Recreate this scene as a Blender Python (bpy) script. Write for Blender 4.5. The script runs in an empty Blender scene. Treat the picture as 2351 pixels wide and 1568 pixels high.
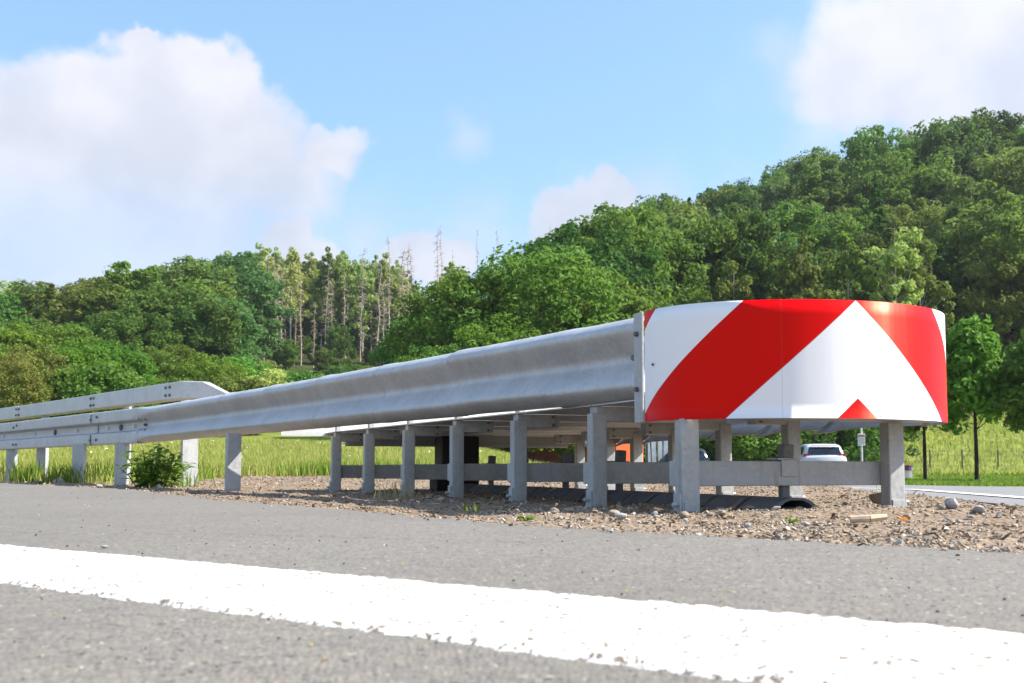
import bpy, bmesh, math, random
import numpy as np
from mathutils import Vector, Matrix

S = bpy.context.scene
COL = S.collection
rad = math.radians
F, HZ, CX = 2400.0, 1078.0, 1175.0      # photograph measure: focal length, horizon row, centre column (in a 2351 px wide frame)
CAMZ = 0.125
GZ = -0.017                              # level of the dirt in the gore

# ------------------------------------------------------------------ camera, light, exposure
cam = bpy.data.cameras.new('camera')
camo = bpy.data.objects.new('camera', cam); COL.objects.link(camo)
cam.sensor_width = 36.0; cam.lens = 36.0 * F / 2351
PITCH = rad(4.0)
camo.location = (0, 0, CAMZ); camo.rotation_euler = (math.pi / 2 + PITCH, 0, 0)
cam.shift_y = ((HZ - 784) - F * math.tan(PITCH)) / 2351
cam.clip_start = 0.02; cam.clip_end = 5000
cam.dof.use_dof = True; cam.dof.focus_distance = 3.7; cam.dof.aperture_fstop = 13
S.camera = camo
S.view_settings.view_transform = 'Standard'; S.view_settings.look = 'None'
S.view_settings.gamma = 1.0; S.view_settings.use_curve_mapping = False
S.view_settings.exposure = 1.15

SUN_EL = rad(42); SUN_H = (0.9994, -0.035)
n_ = math.hypot(*SUN_H); SUN_H = (SUN_H[0] / n_, SUN_H[1] / n_)
SUN_DIR = Vector((SUN_H[0] * math.cos(SUN_EL), SUN_H[1] * math.cos(SUN_EL), math.sin(SUN_EL)))
sun = bpy.data.lights.new('sun', 'SUN'); sun.energy = 4.9; sun.angle = rad(0.5); sun.color = (1, 0.95, 0.87)
suno = bpy.data.objects.new('sun', sun); COL.objects.link(suno)
suno.rotation_euler = (-SUN_DIR).to_track_quat('-Z', 'Y').to_euler()

class NT:
    def __init__(s, tree): s.t = tree; s.n = tree.nodes; s.l = tree.links
    def put(s, sock, v):
        if isinstance(v, bpy.types.NodeSocket): s.l.new(v, sock)
        elif v is not None: sock.default_value = v
    def add(s, typ, ins=None, **kw):
        n = s.n.new(typ)
        for k, v in kw.items(): setattr(n, k, v)
        for k, v in (ins or {}).items(): s.put(n.inputs[k], v)
        return n
    def m(s, op, a, b=None, c=None, clamp=False):
        n = s.n.new('ShaderNodeMath'); n.operation = op; n.use_clamp = clamp
        s.put(n.inputs[0], a); s.put(n.inputs[1], b)
        if c is not None: s.put(n.inputs[2], c)
        return n.outputs[0]
    def v(s, op, a, b=None, scale=None):
        n = s.n.new('ShaderNodeVectorMath'); n.operation = op
        s.put(n.inputs[0], a)
        if b is not None: s.put(n.inputs[1], b)
        if scale is not None: s.put(n.inputs['Scale'], scale)
        return n.outputs['Value'] if op in ('LENGTH', 'DISTANCE', 'DOT_PRODUCT') else n.outputs['Vector']
    def ss(s, x, lo, hi):
        n = s.n.new('ShaderNodeMapRange'); n.interpolation_type = 'SMOOTHSTEP'
        s.put(n.inputs['Value'], x); n.inputs['From Min'].default_value = lo; n.inputs['From Max'].default_value = hi
        return n.outputs['Result']
    def mix(s, f, a, b):
        n = s.n.new('ShaderNodeMix'); n.data_type = 'RGBA'
        s.put(n.inputs['Factor'], f); s.put(n.inputs['A'] if False else n.inputs[6], a); s.put(n.inputs[7], b)
        return n.outputs[2]
    def noise(s, vec, scale, detail=3, rough=0.5, out='Fac'):
        n = s.add('ShaderNodeTexNoise', {'Scale': scale, 'Detail': detail, 'Roughness': rough})
        if vec is not None: s.l.new(vec, n.inputs['Vector'])
        return n.outputs[out]

def c4(c): return (c[0], c[1], c[2], 1.0)

# world: clear sky with cumulus clouds, all by direction
world = bpy.data.worlds.new('World'); S.world = world; world.use_nodes = True
W = NT(world.node_tree); W.n.clear()
sky = W.add('ShaderNodeTexSky', sky_type='NISHITA')
sky.sun_disc = False; sky.sun_elevation = SUN_EL; sky.sun_rotation = math.atan2(SUN_H[0], SUN_H[1])
sky.air_density = 1.0; sky.dust_density = 1.2; sky.ozone_density = 1.0; sky.altitude = 200
D = W.add('ShaderNodeTexCoord').outputs['Generated']
def skydir(px, py):
    v = Vector(((px - CX) / F, 1, (HZ - py) / F)); return v.normalized()
wob = W.v('SUBTRACT', W.noise(D, 9, 5, 0.55, 'Color'), (0.5, 0.5, 0.5))
DW = W.v('ADD', D, W.v('SCALE', wob, scale=0.085))
wob2 = W.v('SUBTRACT', W.noise(D, 34, 4, 0.55, 'Color'), (0.5, 0.5, 0.5))
DW = W.v('ADD', DW, W.v('SCALE', wob2, scale=0.028))
def blobs(lst):
    acc = None
    for px, py, r in lst:
        d = W.v('DISTANCE', DW, tuple(skydir(px, py)))
        q = W.m('SUBTRACT', 1.0, W.m('DIVIDE', d, r / F))
        acc = q if acc is None else W.m('MAXIMUM', acc, q)
    return acc
big = blobs([(40, 360, 240), (190, 330, 225), (330, 240, 170), (312, 105, 62), (430, 260, 185), (545, 350, 185), (640, 420, 140),
             (738, 330, 78), (380, 470, 250), (130, 520, 260), (-160, 420, 300)])
right = blobs([(2270, 60, 290), (2400, 200, 260), (2090, 150, 190), (2180, 230, 160), (1960, 165, 165), (2010, 70, 150), (2500, 0, 350)])
small = blobs([(640, 575, 85), (740, 600, 70), (965, 580, 80), (1030, 600, 75), (1390, 470, 85), (1290, 520, 90)])
wisp = blobs([(1060, 290, 85), (1100, 500, 130), (1800, 180, 160), (1850, 330, 150), (1330, 470, 130), (600, 590, 200), (860, 500, 120), (1760, 400, 140), (1500, 480, 160)])
sep = W.add('ShaderNodeSeparateXYZ', {0: D})
el = sep.outputs['Z']
fine = W.noise(D, 22, 5, 0.6)
soft = W.noise(D, 6, 4, 0.55)
lowb = W.ss(el, (HZ - 230) / F, (HZ - 450) / F)
big_a = W.m('ADD', W.m('MULTIPLY', W.ss(big, -0.02, 0.2), W.m('SUBTRACT', 1.0, lowb)), W.m('MULTIPLY', W.ss(big, -0.12, 0.55), lowb))
fade = W.ss(el, (HZ - 640) / F, (HZ - 400) / F)          # the cloud's base thins out towards the horizon
big_a = W.m('MULTIPLY', big_a, W.m('ADD', 0.45, W.m('MULTIPLY', fade, 0.53)))
right_a = W.m('MULTIPLY', W.ss(right, -0.05, 0.5), 0.9)
small_a = W.m('MULTIPLY', W.ss(small, -0.05, 0.34), 0.92)
wisp_a = W.m('MULTIPLY', W.ss(wisp, 0.0, 0.9), W.m('MULTIPLY', W.ss(soft, 0.3, 0.65), 0.62))
gen = W.noise(D, 3.2, 6, 0.55)
behind = W.ss(sep.outputs['Y'], 0.62, 0.3)
gen_a = W.m('MULTIPLY', W.m('MULTIPLY', W.ss(gen, 0.5, 0.62), 0.85), behind)
alpha = W.m('MAXIMUM', W.m('MAXIMUM', big_a, right_a), W.m('MAXIMUM', W.m('MAXIMUM', small_a, wisp_a), gen_a))
shade_n = W.noise(W.v('ADD', D, (-0.02, 0.0, -0.045)), 11, 4, 0.5)
lit = W.m('ADD', W.m('MULTIPLY', W.ss(el, (HZ - 620) / F, (HZ - 120) / F), 0.5), W.m('MULTIPLY', W.ss(shade_n, 0.34, 0.66), 0.5))
ccol = W.mix(lit, (2.45, 2.68, 3.18, 1), (3.72, 3.68, 4.0, 1))
# clear part of the sky
tint = W.mix(1.0, (1, 1, 1, 1), (1, 1, 1, 1))
mul = W.n.new('ShaderNodeMix'); mul.data_type = 'RGBA'; mul.blend_type = 'MULTIPLY'; mul.inputs[0].default_value = 1.0
W.l.new(sky.outputs[0], mul.inputs[6]); mul.inputs[7].default_value = (0.94, 1.01, 1.08, 1)
hazef = W.m('ADD', 0.40, W.m('MULTIPLY', W.ss(el, 0.5, 0.05), 0.25))
skyc = W.mix(hazef, mul.outputs[2], (1.42, 2.60, 4.4, 1))
skyc = W.mix(W.m('MULTIPLY', W.ss(el, 0.30, 0.14), W.m('ADD', 0.35, W.m('MULTIPLY', W.ss(soft, 0.35, 0.65), 0.45))), skyc, (2.7, 3.15, 3.9, 1))
final = W.mix(alpha, skyc, ccol)
bg = W.add('ShaderNodeBackground', {'Color': final, 'Strength': 0.12})
W.l.new(bg.outputs[0], W.add('ShaderNodeOutputWorld').inputs[0])

# ------------------------------------------------------------------ helpers
def at(px, Y): return (px - CX) * Y / F
def zat(py, Y): return CAMZ + (HZ - py) * Y / F

def np_mesh(name, V, faces, mat=None, smooth=False, attrs=None):
    V = np.asarray(V, np.float32)
    me = bpy.data.meshes.new(name)
    me.vertices.add(len(V)); me.vertices.foreach_set('co', V.ravel())
    if not isinstance(faces, (list, tuple)): faces = [faces]
    loops, starts, tots, p = [], [], [], 0
    for fa in faces:
        fa = np.asarray(fa, np.int32)
        if fa.size == 0: continue
        k = fa.shape[1]
        loops.append(fa.ravel()); starts.append(p + np.arange(len(fa)) * k); tots.append(np.full(len(fa), k)); p += fa.size
    loops = np.concatenate(loops).astype(np.int32); starts = np.concatenate(starts).astype(np.int32); tots = np.concatenate(tots).astype(np.int32)
    me.loops.add(len(loops)); me.loops.foreach_set('vertex_index', loops)
    me.polygons.add(len(starts)); me.polygons.foreach_set('loop_start', starts); me.polygons.foreach_set('loop_total', tots)
    me.polygons.foreach_set('use_smooth', np.full(len(starts), bool(smooth)))
    for an, (typ, dat) in (attrs or {}).items():
        a = me.attributes.new(an, typ, 'POINT')
        key = 'color' if 'COLOR' in typ else 'value'
        a.data.foreach_set(key, np.asarray(dat, np.float32).ravel())
    me.update(calc_edges=True); me.validate()
    if mat: me.materials.append(mat)
    return me

def tag(o, label=None, cat=None, group=None, kind=None):
    if label: o['label'] = label
    if cat: o['category'] = cat
    if group: o['group'] = group
    if kind: o['kind'] = kind
    return o
def link(name, me, parent=None, loc=None, rot=None):
    o = bpy.data.objects.new(name, me); COL.objects.link(o)
    if parent is not None: o.parent = parent
    if loc is not None: o.location = loc
    if rot is not None: o.rotation_euler = rot
    return o
def empty(name, loc, label, cat, group=None, rotz=0):
    o = link(name, None, None, loc, (0, 0, rotz)); o.empty_display_size = 0.1
    return tag(o, label, cat, group)

class MB:
    """collects simple shapes; build() links them as one mesh object"""
    def __init__(s): s.bm = bmesh.new()
    def box(s, c, size, M=None, bevel=0):
        r = bmesh.ops.create_cube(s.bm, size=1.0)
        vs = r['verts']
        bmesh.ops.scale(s.bm, vec=size, verts=vs)
        if bevel:
            es = list({e for v in vs for e in v.link_edges})
            g = bmesh.ops.bevel(s.bm, geom=es, offset=bevel, segments=2, affect='EDGES', profile=0.6)
            vs = list({v for f in g['faces'] for v in f.verts} | {v for v in vs if v.is_valid})
        bmesh.ops.transform(s.bm, matrix=(M or Matrix()) @ Matrix.Translation(c) if M is None else M @ Matrix.Translation(c), verts=vs)
        return s
    def cyl(s, p0, p1, r0, r1=None, seg=12, caps=True):
        p0, p1 = Vector(p0), Vector(p1); d = p1 - p0
        r = bmesh.ops.create_cone(s.bm, cap_ends=caps, segments=seg, radius1=r0, radius2=r0 if r1 is None else r1, depth=d.length)
        M = Matrix.Translation((p0 + p1) / 2) @ d.to_track_quat('Z', 'Y').to_matrix().to_4x4()
        bmesh.ops.transform(s.bm, matrix=M, verts=r['verts'])
        return s
    def poly(s, pts, ext):
        vs = [s.bm.verts.new(p) for p in pts]
        f = s.bm.faces.new(vs)
        r = bmesh.ops.extrude_face_region(s.bm, geom=[f])
        bmesh.ops.translate(s.bm, vec=ext, verts=[g for g in r['geom'] if isinstance(g, bmesh.types.BMVert)])
        return s
    def mesh(s, name, mat, smooth=False):
        bmesh.ops.recalc_face_normals(s.bm, faces=s.bm.faces)
        me = bpy.data.meshes.new(name); s.bm.to_mesh(me); s.bm.free()
        if mat: me.materials.append(mat)
        if smooth:
            for p in me.polygons: p.use_smooth = True
        return me
    def build(s, name, mat, parent=None, smooth=False, loc=None, rot=None):
        return link(name, s.mesh(name, mat, smooth), parent, loc, rot)

def sweep(rings, closed=True, cap=True):
    """rings: (n, k, 3) array -> verts, quads, caps"""
    R = np.asarray(rings, float); n, k, _ = R.shape
    V = R.reshape(-1, 3)
    i = np.arange(n - 1)[:, None] * k; j = np.arange(k if closed else k - 1)[None, :]
    a = i + j; b = i + (j + 1) % k
    Q = np.stack([a, b, b + k, a + k], -1).reshape(-1, 4)
    fs = [Q]
    if cap and closed:
        fs.append(np.arange(k)[None, ::-1]); fs.append((np.arange(k) + (n - 1) * k)[None, :])
    return V, fs

rng = np.random.default_rng(11)
random.seed(5)
_ph = rng.uniform(0, 6.28, (40, 3)); _dr = rng.normal(size=(40, 2)); _dr /= np.linalg.norm(_dr, axis=1)[:, None]
def bumps(X, Y, wl, n=10, off=0):
    z = 0
    for i in range(n):
        k = 6.283 / wl * (0.6 + 0.12 * i)
        z = z + np.sin(k * (X * _dr[i + off, 0] + Y * _dr[i + off, 1]) + _ph[i + off, 0] + 1.5 * np.sin(k * .37 * (X * _dr[i + off, 1] - Y * _dr[i + off, 0]) + _ph[i + off, 1]))
    return z / math.sqrt(n)

# ------------------------------------------------------------------ materials
def new_mat(name):
    m = bpy.data.materials.new(name); m.use_nodes = True
    t = NT(m.node_tree); b = t.n['Principled BSDF']
    return m, t, b
def bump(t, b, h, strength=0.3, dist=0.01):
    n = t.add('ShaderNodeBump', {'Strength': strength, 'Distance': dist, 'Height': h}); t.l.new(n.outputs[0], b.inputs['Normal'])
def plain(name, col, rough=0.6, metal=0.0, spec=0.5, var=0.12, scale=14):
    m, t, b = new_mat(name)
    co = t.add('ShaderNodeTexCoord').outputs['Object']
    f = t.noise(co, scale, 4, 0.6)
    t.put(b.inputs['Base Color'], t.mix(t.ss(f, 0.3, 0.7), c4([x * (1 - var) for x in col]), c4([min(1, x * (1 + var)) for x in col])))
    b.inputs['Roughness'].default_value = rough; b.inputs['Metallic'].default_value = metal
    b.inputs['Specular IOR Level'].default_value = spec
    return m

def galv(name, dark, light, metal, r0, r1, dirt=0.25):
    m, t, b = new_mat(name)
    co = t.add('ShaderNodeNewGeometry').outputs['Position']
    big = t.noise(co, 3.5, 5, 0.65); mid = t.noise(t.v('MULTIPLY', co, (9, 9, 5)), 1.0, 4, 0.6)
    vor = t.add('ShaderNodeTexVoronoi', {'Vector': co, 'Scale': 70.0}).outputs['Color']
    sp = t.add('ShaderNodeSeparateColor', {0: vor}).outputs[0]
    f = t.m('ADD', t.m('MULTIPLY', big, 0.55), t.m('ADD', t.m('MULTIPLY', mid, 0.35), t.m('MULTIPLY', sp, 0.16)))
    c = t.mix(t.ss(f, 0.28, 0.72), c4(dark), c4(light))
    st = t.ss(t.noise(t.v('MULTIPLY', co, (30, 30, 2.5)), 1.0, 3, 0.6), 0.56, 0.75)
    c = t.mix(t.m('MULTIPLY', st, dirt), c, (0.23, 0.19, 0.14, 1))
    t.put(b.inputs['Base Color'], c)
    b.inputs['Metallic'].default_value = metal
    t.put(b.inputs['Roughness'], t.m('ADD', r0, t.m('MULTIPLY', t.ss(f, 0.3, 0.7), r1 - r0)))
    bump(t, b, t.m('ADD', big, t.m('MULTIPLY', mid, 0.25)), 0.07, 0.01)
    return m
M_GALV = galv('galvanised_steel', (0.40, 0.405, 0.405), (0.55, 0.555, 0.555), 0.35, 0.42, 0.55, 0.14)
M_POST = galv('galvanised_post', (0.31, 0.32, 0.315), (0.47, 0.48, 0.475), 0.3, 0.45, 0.7, 0.4)
M_BRIGHT = galv('sunlit_zinc_plate', (0.62, 0.62, 0.61), (0.72, 0.72, 0.71), 0.1, 0.5, 0.65, 0.05)  # paler copy of the zinc: sunlight on the plates put into the colour
M_DARKSTEEL = galv('dark_track_steel', (0.10, 0.10, 0.105), (0.2, 0.2, 0.2), 0.3, 0.5, 0.8, 0.4)  # same steel pattern as the posts in a darker colour
M_BOLT = plain('bolt_steel', (0.14, 0.14, 0.145), 0.5, 0.6)
M_PALEBOLT = plain('pale_bolt_zinc', (0.75, 0.74, 0.7), 0.4, 0.4)
M_BLACK = plain('black_rubber', (0.012, 0.012, 0.013), 0.7)

def sheet_mat():
    m, t, b = new_mat('red_white_reflective_sheeting')
    uv = t.add('ShaderNodeUVMap').outputs[0]
    s = t.add('ShaderNodeSeparateXYZ', {0: uv})
    u, v = s.outputs[0], s.outputs[1]
    k = t.m('SUBTRACT', v, t.m('DIVIDE', t.m('ABSOLUTE', u), 1.126))
    # bands of 0.317 m each way from the apex
    up = t.m('MULTIPLY', t.m('LESS_THAN', k, 0.0), t.m('GREATER_THAN', k, -0.32))
    red = t.m('MAXIMUM', t.m('MAXIMUM', up, t.m('GREATER_THAN', k, 0.3125)), t.m('LESS_THAN', k, -0.602))
    g1 = t.add('ShaderNodeTexWave', {'Vector': uv, 'Scale': 60.0, 'Distortion': 0.0}, bands_direction='Y').outputs['Fac']
    g2 = t.add('ShaderNodeTexWave', {'Vector': uv, 'Scale': 52.0, 'Distortion': 0.0}, bands_direction='DIAGONAL').outputs['Fac']
    gr = t.m('MULTIPLY', t.m('ADD', g1, g2), 0.5)
    n = t.noise(t.v('MULTIPLY', uv, (9, 1, 1)), 1.0, 3, 0.6)
    wc = t.mix(gr, (0.84, 0.84, 0.845, 1), (0.88, 0.88, 0.88, 1))
    rc = t.mix(t.m('MULTIPLY', t.m('ADD', gr, n), 0.5), (0.66, 0.0, 0.006, 1), (0.74, 0.001, 0.010, 1))
    col = t.mix(red, wc, rc)
    # thin dark outline where the red film is lapped over the white, and two vertical film joints
    ed = None
    for b_ in (0.0, -0.32, 0.3125, -0.602):
        q = t.m('LESS_THAN', t.m('ABSOLUTE', t.m('SUBTRACT', k, b_ + .0008)), 0.0011); ed = q if ed is None else t.m('MAXIMUM', ed, q)
    col = t.mix(t.m('MULTIPLY', ed, 0.55), col, (0.10, 0.01, 0.02, 1))
    for u0 in (-.245, .205):
        col = t.mix(t.m('MULTIPLY', t.m('LESS_THAN', t.m('ABSOLUTE', t.m('SUBTRACT', u, u0)), 0.0009), 0.3), col, (0.2, 0.1, 0.1, 1))
    t.put(b.inputs['Base Color'], col)
    b.inputs['Roughness'].default_value = 0.44
    b.inputs['Anisotropic'].default_value = 0.92; b.inputs['Anisotropic Rotation'].default_value = 0.25; tg = t.add('ShaderNodeTangent', direction_type='UV_MAP', uv_map='UVMap'); t.l.new(tg.outputs[0], b.inputs['Tangent'])
    b.inputs['Coat Weight'].default_value = 0.0; b.inputs['Specular IOR Level'].default_value = 0.42; t.put(b.inputs['Specular Tint'], t.mix(red, (1, 1, 1, 1), (1.0, 0.42, 0.03, 1)))
    t.put(b.inputs['Coat Roughness'], t.m('ADD', 0.10, t.m('MULTIPLY', t.ss(n, 0.35, 0.65), 0.12)))
    bump(t, b, t.m('ADD', t.m('MULTIPLY', t.noise(t.v('MULTIPLY', uv, (14, 0.6, 1)), 1.0, 2, 0.5), 1.0), t.m('MULTIPLY', gr, 0.0)), 0.08, 0.012)
    return m
M_SHEET = sheet_mat()

def asphalt(name, base):
    m, t, b = new_mat(name)
    co = t.add('ShaderNodeNewGeometry').outputs['Position']
    st = t.add('ShaderNodeTexVoronoi', {'Vector': co, 'Scale': 240.0})
    sc = t.add('ShaderNodeSeparateColor', {0: st.outputs['Color']})
    patch = t.noise(co, 1.3, 5, 0.6); midn = t.noise(co, 28, 4, 0.65)
    c = t.mix(sc.outputs[0], c4([x * 0.70 for x in base]), c4([x * 1.30 for x in base]))
    c = t.mix(t.m('MULTIPLY', t.ss(patch, 0.38, 0.66), 0.6), c, c4([base[0] * 0.8, base[1] * 0.8, base[2] * 0.82]))
    c = t.mix(t.m('MULTIPLY', t.ss(midn, 0.45, 0.65), 0.55), c, c4([base[0] * 1.25, base[1] * 1.2, base[2] * 1.1]))
    spk = t.m('GREATER_THAN', sc.outputs[1], 0.992); dk = t.m('LESS_THAN', sc.outputs[2], 0.012)
    c = t.mix(t.m('MULTIPLY', spk, 0.65), c, (0.42, 0.38, 0.31, 1))
    c = t.mix(t.m('MULTIPLY', dk, 0.8), c, (0.03, 0.03, 0.03, 1))
    # the long paving seam beside the verge
    t.put(b.inputs['Base Color'], c); b.inputs['Roughness'].default_value = 0.85; b.inputs['Specular IOR Level'].default_value = 0.3
    bump(t, b, t.m('SUBTRACT', 1.0, st.outputs['Distance']), 0.3, 0.002)
    return m
M_ASPH = asphalt('asphalt', (0.166, 0.153, 0.133))
M_ASPH2 = asphalt('asphalt_far_lane', (0.20, 0.20, 0.20))

def paint_mat():
    m, t, b = new_mat('white_road_paint')
    co = t.add('ShaderNodeNewGeometry').outputs['Position']
    a = t.noise(co, 190, 3, 0.55); a2 = t.noise(co, 16, 3, 0.6)
    pit = t.ss(t.m('ADD', t.m('MULTIPLY', a, 0.75), t.m('MULTIPLY', a2, 0.25)), 0.53, 0.562)
    pit = t.m('MAXIMUM', pit, t.m('MULTIPLY', t.ss(t.noise(co, 95, 2, 0.5), 0.63, 0.67), 0.8))
    fine_ = t.noise(co, 180, 2, 0.5)
    c = t.mix(t.ss(fine_, 0.3, 0.7), (0.72, 0.695, 0.64, 1), (0.82, 0.80, 0.75, 1))
    c = t.mix(pit, c, (0.20, 0.155, 0.11, 1))
    t.put(b.inputs['Base Color'], c); b.inputs['Roughness'].default_value = 0.7
    bump(t, b, t.m('SUBTRACT', t.m('MULTIPLY', fine_, 0.4), pit), 0.5, 0.003)
    return m
M_PAINT = paint_mat()

def dirt_mat():
    m, t, b = new_mat('woodchip_dirt')
    co = t.add('ShaderNodeNewGeometry').outputs['Position']
    v = t.add('ShaderNodeTexVoronoi', {'Vector': t.v('MULTIPLY', co, (1, 1, 2)), 'Scale': 55.0})
    s = t.add('ShaderNodeSeparateColor', {0: v.outputs['Color']})
    n = t.noise(co, 2.2, 5, 0.6)
    c = t.mix(s.outputs[0], (0.135, 0.097, 0.066, 1), (0.265, 0.20, 0.14, 1))
    c = t.mix(t.ss(n, 0.4, 0.65), c, (0.24, 0.18, 0.125, 1))
    t.put(b.inputs['Base Color'], c); b.inputs['Roughness'].default_value = 0.95; b.inputs['Specular IOR Level'].default_value = 0.2
    bump(t, b, t.m('SUBTRACT', 1.0, v.outputs['Distance']), 0.8, 0.01)
    return m
M_DIRT = dirt_mat()

def attr_mat(name, rough=0.85, spec=0.25, attr='tint'):
    m, t, b = new_mat(name)
    a = t.add('ShaderNodeAttribute', attribute_name=attr)
    co = t.add('ShaderNodeNewGeometry').outputs['Position']
    f = t.noise(co, 90, 3, 0.6)
    hs = t.add('ShaderNodeHueSaturation', {'Color': a.outputs['Color'], 'Value': t.m('ADD', 0.7, t.m('MULTIPLY', f, 0.6))})
    t.put(b.inputs['Base Color'], hs.outputs[0]); b.inputs['Roughness'].default_value = rough; b.inputs['Specular IOR Level'].default_value = spec
    return m
M_CHIP = attr_mat('wood_chip_litter')

def stone_mat(name, c1, c2):
    m, t, b = new_mat(name)
    co = t.add('ShaderNodeTexCoord').outputs['Object']; r = t.add('ShaderNodeObjectInfo').outputs['Random']
    f = t.noise(co, 40, 5, 0.65)
    c = t.mix(t.ss(f, 0.3, 0.7), c4(c1), c4(c2))
    hs = t.add('ShaderNodeHueSaturation', {'Color': c, 'Value': t.m('ADD', 0.75, t.m('MULTIPLY', r, 0.5))})
    t.put(b.inputs['Base Color'], hs.outputs[0]); b.inputs['Roughness'].default_value = 0.9; b.inputs['Specular IOR Level'].default_value = 0.25
    bump(t, b, f, 0.4, 0.01)
    return m
M_STONE = stone_mat('tan_stone', (0.22, 0.165, 0.115), (0.42, 0.34, 0.26))
M_GREYSTONE = stone_mat('grey_stone', (0.22, 0.22, 0.21), (0.45, 0.44, 0.42))

def foliage(name, c1, c2, transl=0.45, hue_var=0.03):
    m, t, b = new_mat(name)
    a = t.add('ShaderNodeAttribute', attribute_name='vary').outputs['Fac']
    r = t.add('ShaderNodeObjectInfo').outputs['Random']
    c = t.mix(a, c4(c1), c4(c2))
    hs = t.add('ShaderNodeHueSaturation', {'Color': c, 'Hue': t.m('ADD', 0.5 - hue_var, t.m('MULTIPLY', r, 2 * hue_var)),
                                           'Value': t.m('ADD', 0.82, t.m('MULTIPLY', t.m('FRACT', t.m('MULTIPLY', r, 7.3)), 0.36))})
    t.put(b.inputs['Base Color'], hs.outputs[0]); b.inputs['Roughness'].default_value = 0.6; b.inputs['Specular IOR Level'].default_value = 0.18
    tr = t.add('ShaderNodeBsdfTranslucent', {'Color': hs.outputs[0]})
    mx = t.add('ShaderNodeMixShader', {0: transl}); t.l.new(b.outputs[0], mx.inputs[1]); t.l.new(tr.outputs[0], mx.inputs[2])
    t.l.new(mx.outputs[0], t.n['Material Output'].inputs[0])
    return m
L_DARK = foliage('foliage_dark_green', (0.055, 0.112, 0.018), (0.118, 0.195, 0.03))
L_MID = foliage('foliage_mid_green', (0.085, 0.165, 0.022), (0.16, 0.27, 0.04))
L_BRIGHT = foliage('foliage_bright_green', (0.10, 0.205, 0.02), (0.185, 0.315, 0.038))
L_OLIVE = foliage('foliage_olive', (0.11, 0.17, 0.028), (0.195, 0.262, 0.05))
L_YEL = foliage('foliage_yellow_green', (0.27, 0.35, 0.075), (0.41, 0.48, 0.13))
L_BLUE = foliage('foliage_blue_green', (0.085, 0.175, 0.042), (0.155, 0.265, 0.07))
L_GRASS = foliage('meadow_grass', (0.32, 0.38, 0.07), (0.52, 0.53, 0.15), 0.4, 0.01)
L_VERGE = foliage('verge_grass', (0.12, 0.20, 0.022), (0.21, 0.29, 0.04), 0.35, 0.01)
L_DRY = foliage('dry_grass', (0.30, 0.27, 0.12), (0.42, 0.38, 0.2), 0.3, 0.01)
L_WEED = foliage('weed_leaf', (0.10, 0.19, 0.022), (0.19, 0.30, 0.045), 0.4, 0.015)
L_BROWN = foliage('foliage_brown_blossom', (0.10, 0.165, 0.022), (0.24, 0.23, 0.06))
M_BARK = plain('bark', (0.085, 0.065, 0.05), 0.9, 0, 0.2, 0.3, 6)
M_DARKBARK = plain('dark_bark', (0.03, 0.024, 0.02), 0.9, 0, 0.2, 0.3, 6)
M_DEADWOOD = plain('bleached_dead_wood', (0.38, 0.305, 0.235), 0.9, 0, 0.2, 0.25, 4)
M_BIRCH = plain('pale_birch_bark', (0.42, 0.39, 0.33), 0.85, 0, 0.2, 0.3, 5)

# ------------------------------------------------------------------ the lie of the land
EDGE_Y = [-3, 0, 1.58, 2.02, 2.382, 3.358, 4.508, 6.86, 9.73, 14, 30, 80]
EDGE_X = [4.5, 2.1, .766, .354, .025, -.555, -1.27, -2.56, -4.74, -8.5, -22, -64]
def edge_x(Y): return np.interp(Y, EDGE_Y, EDGE_X)
def lane_x(Y): return 2.7 + (Y - 5.5) * 0.15          # white line of the far lane
SKY_P = [-400, 0, 60, 240, 330, 400, 520, 700, 900, 970, 1050, 1250, 1330, 1400, 1500, 1600, 1700, 1800, 1900, 2000, 2200, 2351, 2700]
SKY_Y = [690, 655, 650, 640, 612, 605, 572, 572, 590, 628, 600, 545, 505, 470, 440, 418, 396, 372, 332, 298, 282, 255, 225]
def sstep(x, a, b):
    q = np.clip((x - a) / (b - a), 0, 1); return q * q * (3 - 2 * q)
def land(X, Y):
    X = np.asarray(X, float); Y = np.asarray(Y, float)
    p = np.where(Y > 1, CX + F * X / np.maximum(Y, 1), np.where(X > 0, 2700, -400)); p = np.clip(p, -900, 3000)
    wr = sstep(p, 950, 1500)
    lo = np.interp(Y, [0, 9, 13, 18, 25, 40], [-.075, -.07, -.045, .02, .30, 1.0])
    hi = np.interp(Y, [0, 6, 8, 14, 22, 45, 55, 62], [-.075, -.07, -.075, -.16, -.25, -.27, -.16, -.05])
    base = lo * (1 - wr) + hi * wr
    e = (HZ - np.interp(p, SKY_P, SKY_Y)) / F
    Yr = 215 - 45 * sstep(p, 900, 1500); Y0 = 38 + 24 * wr
    top = e * Yr - 17.5
    q = np.clip((Y - Y0) / (Yr - Y0), 0, 1.0)
    hill = np.power(q, 1.3 + .45 * (1 - wr)) * top
    far = np.where(Y > Yr, -(Y - Yr) * 0.05, 0)
    return base + hill + np.maximum(far, -25)

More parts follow.
